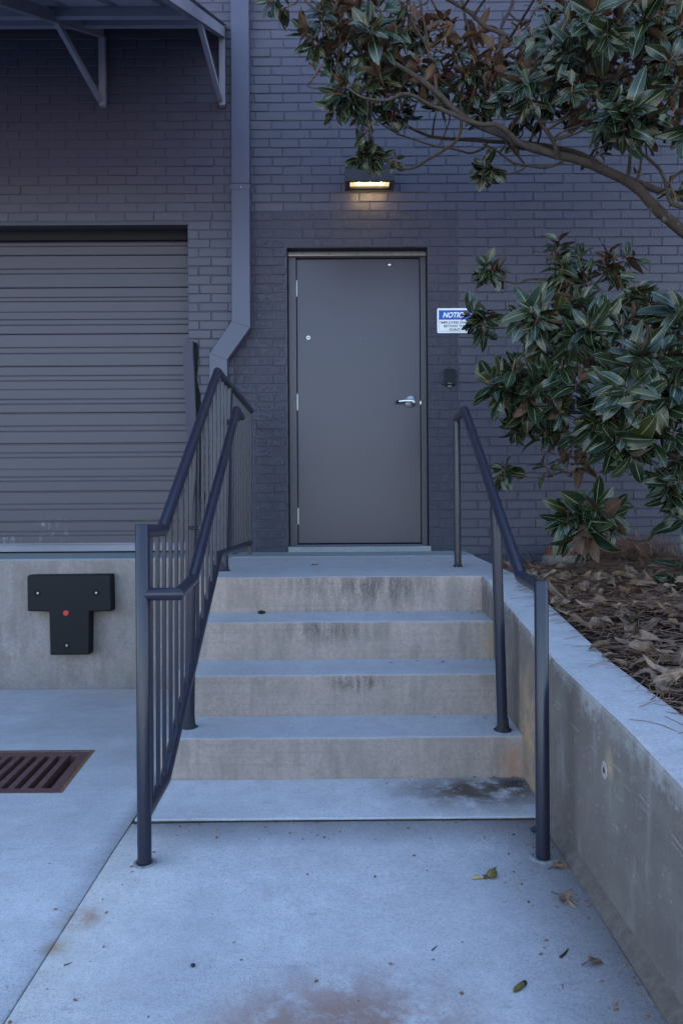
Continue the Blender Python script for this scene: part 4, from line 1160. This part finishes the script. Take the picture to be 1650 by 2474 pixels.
CL = [ # upper crown
 (618, 5, 4.1, 42, 8, (-.6, -.2, -.3)), (645, 22, 4.1, 46, 9, (-.7, -.3, -.5)), (700, 75, 4.05, 52, 12, (-.8, -.5, .2)), (722, 105, 4.05, 50, 9, (-.4, -.5, -.4)), (735, 30, 4.2, 46, 9, None), (775, 55, 4.0, 52, 10, None),
 (765, 10, 4.1, 44, 9, None), (815, 20, 4.1, 48, 9, None), (848, 65, 3.95, 66, 12, (-.3, -.8, .4)), (870, 15, 4.1, 50, 9, None), (890, 95, 4.0, 52, 10, None), (830, 130, 4.05, 55, 9, (-.3, -.5, -.6)), (905, 55, 4.1, 46, 8, None),
 (790, 190, 4.05, 50, 12, (-.7, -.4, .1)), (770, 215, 4.05, 48, 10, (-.8, -.5, -.2)), (800, 235, 4.1, 50, 12, (-.5, -.6, -.3)), (840, 200, 4.1, 46, 10, None), (870, 165, 4.05, 48, 10, None), (765, 255, 4.1, 46, 10, (-.5, -.6, -.7)), (825, 265, 4.2, 42, 8, (-.2, -.6, -.7)), (850, 240, 4.2, 42, 8, None),
 (880, 215, 4.2, 44, 9, None), (915, 190, 4.15, 46, 10, None), (925, 240, 4.3, 40, 9, None), (900, 270, 4.3, 38, 8, (-.2, -.4, -.8)),
 (845, 352, 4.5, 50, 12, (-.4, -.6, -.5)), (825, 368, 4.5, 44, 9, (-.6, -.5, -.6)), (868, 362, 4.5, 44, 8, (.2, -.5, -.7)), (908, 376, 4.5, 26, 5, (0, -.5, -.8)), (898, 120, 4.2, 48, 9, None),
 (960, 90, 4.3, 38, 8, (.0, -.3, -.2)), (985, 60, 4.25, 42, 9, (0, -.3, .6)), (1000, 110, 4.3, 42, 8, None), (975, 160, 4.2, 44, 9, None), (1030, 60, 4.4, 36, 7, (0, .3, .7)), (1045, 120, 4.3, 40, 9, None),
 (1010, 180, 4.3, 42, 9, None), (1050, 200, 4.3, 40, 9, None), (1070, 165, 4.2, 44, 11, (.1, -.3, .6)), (1092, 148, 4.3, 42, 6, (0, -.1, 1)), (1090, 200, 4.2, 42, 10, None), (1130, 215, 4.2, 42, 9, None), (965, 215, 4.25, 42, 9, None), (1010, 235, 4.3, 40, 8, None), (1065, 240, 4.3, 38, 8, (0, -.4, -.6)), (930, 275, 4.4, 36, 7, (-.2, -.3, -.8)), (1100, 270, 4.3, 36, 7, (0, -.4, -.8)),
 (1150, 235, 4.15, 44, 9, (0, -.4, -.5)), (1207, 180, 3.95, 66, 13, (-.1, -.9, .35)), (1180, 200, 4.1, 52, 9, None), (1215, 235, 4.0, 58, 9, (.1, -.6, -.7)), (1255, 195, 4.1, 50, 10, None), (1290, 175, 4.2, 44, 9, None),
 (1112, 380, 4.45, 42, 12, (-.2, -.6, -.2)), (1105, 400, 4.45, 46, 9, (-.1, -.4, -.8)), (1130, 395, 4.4, 46, 7, (.2, -.4, -.9)),
 (1185, 330, 4.4, 30, 5, (0, -.5, -.8)), (1240, 130, 4.25, 46, 10, None), (1275, 95, 4.1, 56, 11, None), (1310, 60, 4.1, 56, 11, (-.4, -.7, .3)), (1255, 60, 4.2, 50, 10, None), (1290, 20, 4.2, 50, 9, None), (1220, 85, 4.3, 44, 8, None), (1300, 120, 4.0, 60, 10, (-.4, -.7, -.2)), (1265, 20, 4.3, 44, 8, None),
 (1365, 25, 3.8, 74, 12, (-.2, -.8, .3)), (1395, 80, 3.8, 72, 10, (-.1, -.7, -.6)), (1420, 45, 3.85, 66, 10, None), (1350, 130, 3.95, 60, 10, None), (1330, 190, 4.0, 54, 10, None), (1360, 230, 3.95, 54, 10, None),
 (1482, 45, 3.75, 74, 12, (.2, -.9, .3)), (1520, 20, 3.8, 66, 10, None), (1555, 60, 3.75, 66, 10, None), (1500, 95, 3.85, 66, 9, (.2, -.6, -.7)), (1540, 135, 3.7, 72, 12, (.2, -.9, .2)), (1565, 180, 3.75, 66, 10, None), (1500, 165, 3.9, 56, 9, (-.2, -.5, .6)), (1440, 130, 3.95, 52, 9, None),
 (1400, 250, 3.75, 72, 12, (-.5, -.8, .2)), (1450, 250, 3.7, 84, 14, (.1, -.9, .3)), (1430, 300, 3.75, 76, 9, (-.1, -.5, -.8)), (1478, 290, 3.75, 76, 8, (.3, -.6, -.7)), (1490, 215, 3.8, 70, 10, (.4, -.7, .5)), (1385, 295, 3.9, 60, 8, (-.3, -.5, -.7)), (1545, 255, 3.75, 64, 9, None), (1575, 300, 3.65, 70, 9, (-.3, -.8, -.3)), (1380, 345, 4.3, 34, 6, None), (1465, 395, 4.2, 22, 4, None), (1530, 445, 4.15, 30, 3, (-.3, -.3, -.9)), (1550, 455, 4.1, 36, 2, (.2, -.3, -.9)),
 (1340, 90, 4.1, 54, 9, None), (1370, 175, 4.0, 54, 9, None), (1320, 245, 4.2, 44, 8, (-.3, -.4, -.5)), (1275, 235, 4.2, 44, 8, None),
 # lower crown
 (1280, 556, 4.35, 48, 11, (0, -.5, .9)), (1262, 580, 4.4, 42, 8, (-.7, -.4, .3)), (1290, 612, 4.3, 52, 12, (-.2, -.8, .4)), (1330, 592, 4.35, 46, 9, None), (1300, 650, 4.3, 48, 8, (0, -.5, -.8)), (1345, 635, 4.3, 46, 9, None), (1385, 595, 4.3, 44, 9, None), (1402, 612, 4.3, 50, 11, (.5, -.4, .6)), (1440, 590, 4.3, 50, 5, (.9, -.3, .7)), (1420, 640, 4.3, 42, 7, (.2, -.4, -.7)),
 (1115, 607, 4.5, 44, 10, (-.4, -.7, .5)), (1130, 628, 4.5, 46, 8, (-.1, -.5, -.7)), (1145, 615, 4.5, 38, 5, (.8, -.4, .2)), (1100, 625, 4.5, 38, 5, (-.9, -.4, 0)),
 (1076, 722, 4.75, 46, 5, (-.6, -.6, .1), .4, .9, True), (1112, 735, 4.65, 48, 7, (.0, -.6, -.2)), (1115, 715, 4.65, 42, 6, (.3, -.3, .9)), (1114, 765, 4.6, 50, 6, (.2, -.5, -.9)), (1084, 748, 4.7, 38, 2, (-.5, -.5, -.7)),
 (1220, 715, 3.95, 74, 13, (-.3, -.9, .5)), (1235, 745, 3.95, 70, 10, (.0, -.7, -.4)), (1195, 730, 4.0, 64, 8, (-.9, -.5, -.1)), (1275, 720, 4.0, 60, 9, None, .5, .9, True), (1300, 690, 4.1, 52, 9, None), (1335, 700, 4.1, 52, 9, None), (1260, 685, 4.05, 54, 8, (0, -.5, .9)),
 (1355, 752, 3.85, 72, 13, (-.2, -.9, .4)), (1320, 780, 3.9, 62, 10, (-.2, -.6, -.6)), (1385, 720, 3.95, 62, 9, (.3, -.6, .7)), (1420, 760, 3.9, 64, 10, None), (1400, 800, 3.85, 64, 9, None), (1450, 735, 3.95, 62, 10, (0, -.7, .6)), (1460, 668, 4.2, 46, 9, (-.2, -.6, -.3)), (1445, 690, 4.2, 50, 7, (0, -.4, -.9)), (1490, 700, 4.1, 52, 9, None), (1520, 730, 4.0, 60, 10, None),
 (1128, 882, 4.15, 74, 12, (-.8, -.7, .2), .5, .9, True), (1172, 868, 4.1, 66, 12, (-.2, -.8, .4)), (1160, 910, 4.1, 72, 8, (-.3, -.5, -.8)), (1232, 895, 4.0, 72, 13, (.1, -.9, .2)), (1215, 930, 4.0, 74, 8, (0, -.5, -.9)), (1260, 860, 4.05, 60, 9, None), (1200, 835, 4.1, 60, 8, (.1, -.6, .7)), (1250, 800, 4.05, 56, 9, None), (1290, 830, 4.0, 60, 9, None), (1270, 940, 4.0, 66, 8, (.1, -.5, -.8)), (1200, 968, 4.2, 46, 9, (-.2, -.5, -.6)), (1180, 990, 4.25, 40, 6, (-.5, -.3, -.7)), (1215, 990, 4.2, 42, 6, (.1, -.3, -.9)),
 (1469, 812, 3.6, 84, 12, (-.1, -.9, .4)), (1440, 840, 3.7, 74, 9, (-.6, -.6, 0)), (1500, 850, 3.65, 72, 10, (.3, -.7, -.3)), (1520, 800, 3.7, 70, 10, None), (1440, 895, 3.6, 84, 13, (-.2, -.9, .1)), (1480, 920, 3.6, 84, 9, (.1, -.6, -.7)), (1400, 880, 3.75, 72, 9, (-.6, -.7, 0)), (1385, 925, 3.8, 74, 9, (-.3, -.5, -.7)), (1330, 870, 3.9, 62, 9, None), (1550, 880, 3.6, 74, 10, None), (1560, 830, 3.65, 70, 9, None),
 (1560, 712, 3.85, 72, 12, (-.2, -.9, .4)), (1550, 750, 3.9, 66, 9, None), (1525, 940, 3.65, 72, 9, (0, -.6, -.6)), (1384, 958, 3.8, 70, 12, (-.3, -.8, .2)), (1360, 985, 3.8, 66, 8, (-.6, -.5, -.5)), (1430, 992, 3.7, 74, 12, (.1, -.8, .2)), (1405, 1020, 3.7, 74, 8, (-.2, -.5, -.9)), (1450, 1040, 3.7, 74, 9, (.2, -.5, -.9)), (1490, 985, 3.75, 66, 9, None), (1545, 990, 3.7, 66, 9, None), (1560, 1040, 3.75, 60, 9, None), (1320, 1010, 4.0, 44, 6, (-.3, -.4, -.5)),
 (1155, 1078, 4.4, 44, 9, (-.4, -.5, .1)), (1148, 1098, 4.4, 36, 6, (-.2, -.4, -.9)), (1175, 1085, 4.4, 36, 6, (.7, -.4, 0)),
 (1308, 1172, 3.85, 68, 11, (-.5, -.8, .4)), (1300, 1190, 3.85, 64, 7, (-.8, -.5, -.3)), (1325, 1205, 3.8, 80, 8, (-.2, -.6, -.8)), (1368, 1170, 3.8, 80, 14, (.1, -.8, .4)), (1390, 1190, 3.8, 80, 9, (.6, -.6, -.2)), (1350, 1225, 3.75, 88, 8, (0, -.4, -1)), (1340, 1150, 3.85, 70, 6, (-.1, -.4, 1)), (1400, 1210, 3.85, 60, 6, (.5, -.3, -.8)),
 (1535, 1110, 3.8, 60, 10, None), (1515, 1085, 3.85, 56, 8, None), (1550, 1150, 3.8, 60, 8, (0, -.5, -.7)), (1565, 1100, 3.75, 60, 9, None), (1570, 1190, 3.8, 56, 8, None),
 (1560, 1330, 3.65, 70, 10, (-.4, -.8, .3)), (1535, 1355, 3.65, 66, 9, (-.5, -.6, -.5)), (1570, 1375, 3.65, 70, 8, (0, -.5, -.9)), (1575, 1290, 3.7, 64, 7, (.1, -.5, .8)),
]
for c in CL:
    a = list(c) + [None]*0
    x, y, Y, L, n = a[:5]; ax = a[5]; dr = a[6] if len(a) > 6 else .5; op = a[7] if len(a) > 7 else .9; bd = a[8] if len(a) > 8 else False
    if y > 640 and x > 1140: L *= 1.06
    cluster(x, y, Y, L*1.14, n+random.randint(1, 4), ax, dr, op, bd)
for k in range(46):          # shoots turned away, showing their brown backs
    x = random.uniform(760, 1330); yc = 60+(x-760)*.20
    cluster(x, yc+random.uniform(-70, 110), random.uniform(4.15, 4.6), random.uniform(38, 50), random.randint(7, 10), (random.uniform(-.6, .3), random.uniform(.2, .8), random.uniform(.2, .9)), .25)
for k in range(26):
    cluster(random.uniform(1330, 1580), random.uniform(0, 300), random.uniform(4.1, 4.5), random.uniform(44, 56), random.randint(7, 10), (random.uniform(-.6, .3), random.uniform(-.2, .8), random.uniform(.2, .9)), .25)
for k in range(22):
    cluster(random.uniform(1200, 1580), random.uniform(720, 1080), random.uniform(4.1, 4.5), random.uniform(44, 56), random.randint(7, 10), (random.uniform(-.6, .3), random.uniform(-.6, .6), random.uniform(.0, .9)), .4)
for (x0, x1, y0, y1, Y0, Y1, nn) in ((690, 960, 40, 290, 4.0, 4.4, 18), (960, 1320, 110, 260, 4.1, 4.5, 14), (1180, 1560, 0, 300, 3.8, 4.3, 18), (1180, 1568, 700, 1000, 3.8, 4.3, 20), (1270, 1460, 570, 700, 4.2, 4.5, 8), (1120, 1290, 850, 960, 4.1, 4.4, 8)):
    for k in range(nn):
        cluster(random.uniform(x0, x1), random.uniform(y0, y1), random.uniform(Y0, Y1), random.uniform(40, 60), random.randint(5, 9), None, random.uniform(.3, 1.0))
# more crown beyond the right edge and above the picture, so that it goes on from other viewpoints
for k in range(70):
    x = random.uniform(1600, 1950); y = random.choice((random.uniform(-250, 330), random.uniform(650, 1250)))
    cluster(x, y, random.uniform(3.6, 4.7), random.uniform(56, 76), 9)
for k in range(36):
    cluster(random.uniform(700, 1600), random.uniform(-260, -50), random.uniform(3.8, 4.6), random.uniform(46, 66), 9)
crown.build('foliage', [M['leaf'], M['budtip']], tree, smooth=0, fix=False)
for mb, ra in limb_meshes: mb.build('branch', M['bark'] if ra > .009 else M['twig'], tree, smooth=60, fix=False)

# ------------------------------------------------------------------ small things lying about
def zgp(px, py): return PZ(px, py, zg(0, 1.8)+.002)
def fallen(px0, py0, px1, py1, wd, name, label, cat, curl=.3, fold=.5, cup=.6, z=None, mat_='dryleaf', rid=2, up=1, zoff=.010):
    zz = (zg(0, 1.8) if z is None else z)
    a, b = PZ(px0, py0, zz), PZ(px1, py1, zz)
    e = tag(empty(name, (a.x, a.y, zz)), label, cat, 'fallen leaves on the concrete')
    mb = MB(); d = b-a
    leaf(mb, Vector((a.x, a.y, zz+zoff)), d, Vector((0, .1, up)), d.length, wd, curl, fold, cup=cup, rid=rid, nu=6, nv=10, wav=.3)
    o = mb.build('blade', M[mat_], e, smooth=0, fix=False)
    mb = MB(); mb.tube([(a.x, a.y, zz+zoff), (a.x-d.x*.25, a.y-d.y*.25, zz+.004)], .0012, 6); mb.build('stalk', M['twig'], e)
fallen(1333, 2103, 1378, 2100, .022, 'fallen_leaf', 'tan curled leaf on the pavement just below the right handrail post', 'leaf', cup=1.2)
fallen(1416, 2334, 1461, 2326, .021, 'fallen_leaf', 'smooth brown leaf on the pavement near the wall, lowest of the fallen leaves', 'leaf', cup=.4, rid=1)
fallen(755, 1367, 772, 1364, .02, 'fallen_leaf', 'tiny brown leaf lying on the landing in front of the door', 'leaf', z=zl(4.4), rid=2, zoff=.004)
# lobed oak leaf
a = PZ(1347, 2166, zg(0, 2)); b = PZ(1394, 2196, zg(0, 2)); d = (b-a); s_ = Vector((-d.y, d.x, 0))
e = tag(empty('oak_leaf', (a.x, a.y, a.z)), 'small brown lobed oak leaf on the pavement beside the wall', 'leaf')
mb = MB(); mb.uv = []
outl = [(0, 0), (.12, .05), (.22, .30), (.30, .09), (.42, .42), (.50, .12), (.66, .36), (.72, .12), (.88, .18), (1, 0)]
ring = [(u, v) for u, v in outl] + [(u, -v*.9) for u, v in outl[-2:0:-1]]
zz = lambda u, v: .006+.05*v*v+.012*math.sin(u*6)
ctr = mb.add([tuple(a+d*.5+Vector((0, 0, .010)))]); mb.uv += [(3.5, .5)]
rg = mb.add([tuple(a+d*u+s_*v+Vector((0, 0, zz(u, v)))) for u, v in ring]); mb.uv += [(3.5+v, u) for u, v in ring]
mid = []
for k in range(len(ring)): mb.face((ctr, rg+k, rg+(k+1) % len(ring)))
mb.build('blade', M['dryleaf'], e, fix=False)
mb = MB(); mb.tube([a+Vector((0, 0, .006)), a-d*.35+Vector((0, 0, .004))], .0009, 6); mb.build('stalk', M['twig'], e)
# green-brown magnolia cone with stalk
a = PZ(1140, 2122, 0); b = PZ(1176, 2120, 0); c = PZ(1198, 2114, 0)
e = tag(empty('magnolia_cone', (b.x, b.y, 0)), 'olive green seed cone with a yellow stalk lying on the pavement', 'seed cone')
M['olive'] = simple('olive cone', (.17, .14, .05), .8, 0, .5, 120, .003); M['straw2'] = simple('yellow stalk', (.42, .32, .15), .7, 0, .3, 60, .001); M['plum'] = simple('plum scar', (.10, .05, .06), .8)
zz = zg(0, 2)+.009
def lift(p_, h_): return Vector((p_.x, p_.y, h_))
mb = MB(); mb.tube([lift(a, zz-.002), lift(a.lerp(b, .75), zz-.001)], .0045, 10); mb.build('stalk', M['straw2'], e, smooth=50)
mb = MB(); mb.tube([lift(a.lerp(b, .72), zz), lift(b, zz)], .0052, 10); mb.build('stalk_scar', M['plum'], e, smooth=50)
mb = MB(); cc = [lift(b.lerp(c, t), zz+.004) for t in (0, .2, .45, .7, .9, 1.05)]; mb.tube(cc, [.004, .010, .0135, .013, .009, .004], 14)
for k in range(16):
    t = random.uniform(.3, 1.0); an = random.uniform(0, 3.3); q_ = b.lerp(c, t)
    q0 = Vector((q_.x, q_.y+math.cos(an)*.012, zz+.004+math.sin(an)*.012)); mb.tube([q0, q0+Vector((.008, math.cos(an)*.004, math.sin(an)*.005))], [.002, .0003], 5)
mb.build('cone', M['olive'], e, smooth=30)
# dark-tipped bud
a = PZ(1240, 2392, 0); b = PZ(1262, 2376, 0); c = PZ(1269, 2371, 0); zz = zg(0, 1.5)+.007
e = tag(empty('fallen_bud', (a.x, a.y, 0)), 'stubby brown bud with a dark tip on the pavement', 'bud')
mb = MB(); mb.tube([lift(a, zz), lift(a.lerp(b, .3), zz), lift(a.lerp(b, .7), zz), lift(b, zz)], [.003, .0062, .0068, .006], 12); mb.build('scales', M['olive'], e, smooth=50)
mb = MB(); mb.tube([lift(b, zz), lift(c, zz)], [.0066, .005], 12); mb.build('tip', M['weld'], e, smooth=50)
# stones, seed pod and twigs
def blob(px, py, z, r, sx, name, label, cat, mt):
    p_ = PZ(px, py, z); mb = MB(); c_ = Vector((p_.x, p_.y, z+r*.7))
    mb.lathe((c_.x, c_.y, c_.z), [(r*.2*sx, -r*.8), (r*.75*sx, -r*.5), (r*sx, 0), (r*.85*sx, r*.45), (r*.35*sx, r*.8)], 14, jit=.12)
    off = p_
    e_ = bpy.data.objects
    o = mb.build(name, mt, None, smooth=60)
    tag(o, label, cat, 'pebbles on the pavement' if cat == 'pebble' else None); return o
blob(467, 2336, zg(0, 1.8), .0055, 1, 'pebble', 'tiny round black pebble on the pavement near the bottom of the view', 'pebble', M['weld'])
blob(1291, 2010, zg(0, 2.5), .012, 1, 'pebble', 'black stone behind the foot of the right handrail post', 'pebble', M['weld'])
blob(1240, 2018, zg(0, 2.5), .004, 1, 'pebble', 'black grit left of the right handrail foot', 'pebble', M['weld'])
blob(632, 1485, ZST[2]+.001, .014, 1.4, 'seed_pod', 'dark brown knobbly seed pod resting on a step tread', 'seed pod', simple('dark pod', (.03, .016, .014), .5, 0, .6, 150, .006))
def twig(pts, r, name, label):
    v = [PZ(x, y, zg(0, 1.8)+.003) for x, y in pts]; mb = MB(); mb.tube(v, [r]+[r*.8]*(len(v)-2)+[r*.4], 6)
    tag(mb.build(name, M['twig'], None, smooth=60), label, 'twig', 'twigs on the pavement')
twig([(1353, 2313), (1365, 2303), (1372, 2292)], .0035, 'twig', 'short pale forked twig on the pavement left of the brown leaf')
twig([(1043, 2296), (1050, 2290), (1055, 2285)], .0018, 'twig', 'small dark twig alone on the open pavement')
twig([(155, 2332), (165, 2329), (175, 2325)], .0015, 'twig', 'thin reddish twig near the pavement joint at left')
twig([(1358, 2378), (1360, 2390)], .0012, 'twig', 'tiny straight dark twig right of the dark-tipped bud')
# pine needles on the wall top
for k, (pts) in enumerate([[(1520, 1738), (1560, 1742), (1600, 1752), (1650, 1775)], [(1590, 1793), (1632, 1791)], [(1605, 1730), (1650, 1752)]]):
    v = []
    for x, y in pts:
        q_ = PZ(x, y, .54); q_ = PZ(x, y, wz(q_.y)+.003); v.append(q_)
    mb = MB(); mb.tube(v, .0009, 5)
    tag(mb.build('pine_needle', M['budtip'], None), ['long curved pine needle on top of the retaining wall', 'short straight pine needle on the wall top nearest the camera', 'pine needle on the wall top close to the litter edge'][k], 'pine needle', 'pine needles on the wall top')
# crumbs of leaf, bark and grit on the concrete
random.seed(5); mb = MB(); mb.uv = []
def crumb(x, y, z):
    a = random.uniform(0, 6.28); L = random.choice((.002, .003, .003, .005, .008)); w = L*random.uniform(.4, .8); rid = random.randint(0, 9)
    d = Vector((math.cos(a), math.sin(a), 0)); s_ = Vector((-d.y, d.x, .3))
    p = Vector((x, y, z+.001)); b = mb.add([p-d*L, p-s_*w+Vector((0, 0, .001)), p+d*L, p+s_*w, p+Vector((0, 0, L*.5))]); mb.uv += [(rid+.4, 0)]*5
    for k in range(4): mb.face((b+k, b+(k+1) % 4, b+4))
for k in range(150): x, y = random.uniform(-1.4, .69), random.uniform(1.3, 2.68); crumb(x, y, zg(x, y))
for k in range(120): y = random.uniform(1.3, 2.65); x = .69-random.random()**3*.25; crumb(x, y, zg(0, y))
for k in range(60): x = random.uniform(-.7, .7); y = 2.70-random.random()**3*.15; crumb(x, y, zg(0, y))
for k in range(90):
    x = .73-random.random()**2*.5; i = random.randint(0, 2); crumb(x, DST[i]+TR-.004-random.random()**2*.1, ZST[i]+WASH*.8)
for k in range(60): crumb(.72-random.random()**2*.6, D1-.004-random.random()**2*.2, .018)
for k in range(60): crumb(random.uniform(-.6, .85), random.uniform(4.0, 5.6), zl(4.9)+.003)
tag(mb.build('grit', M['straw'], fix=False), 'fine brown crumbs and grit scattered over the concrete', 'grit', kind='stuff')
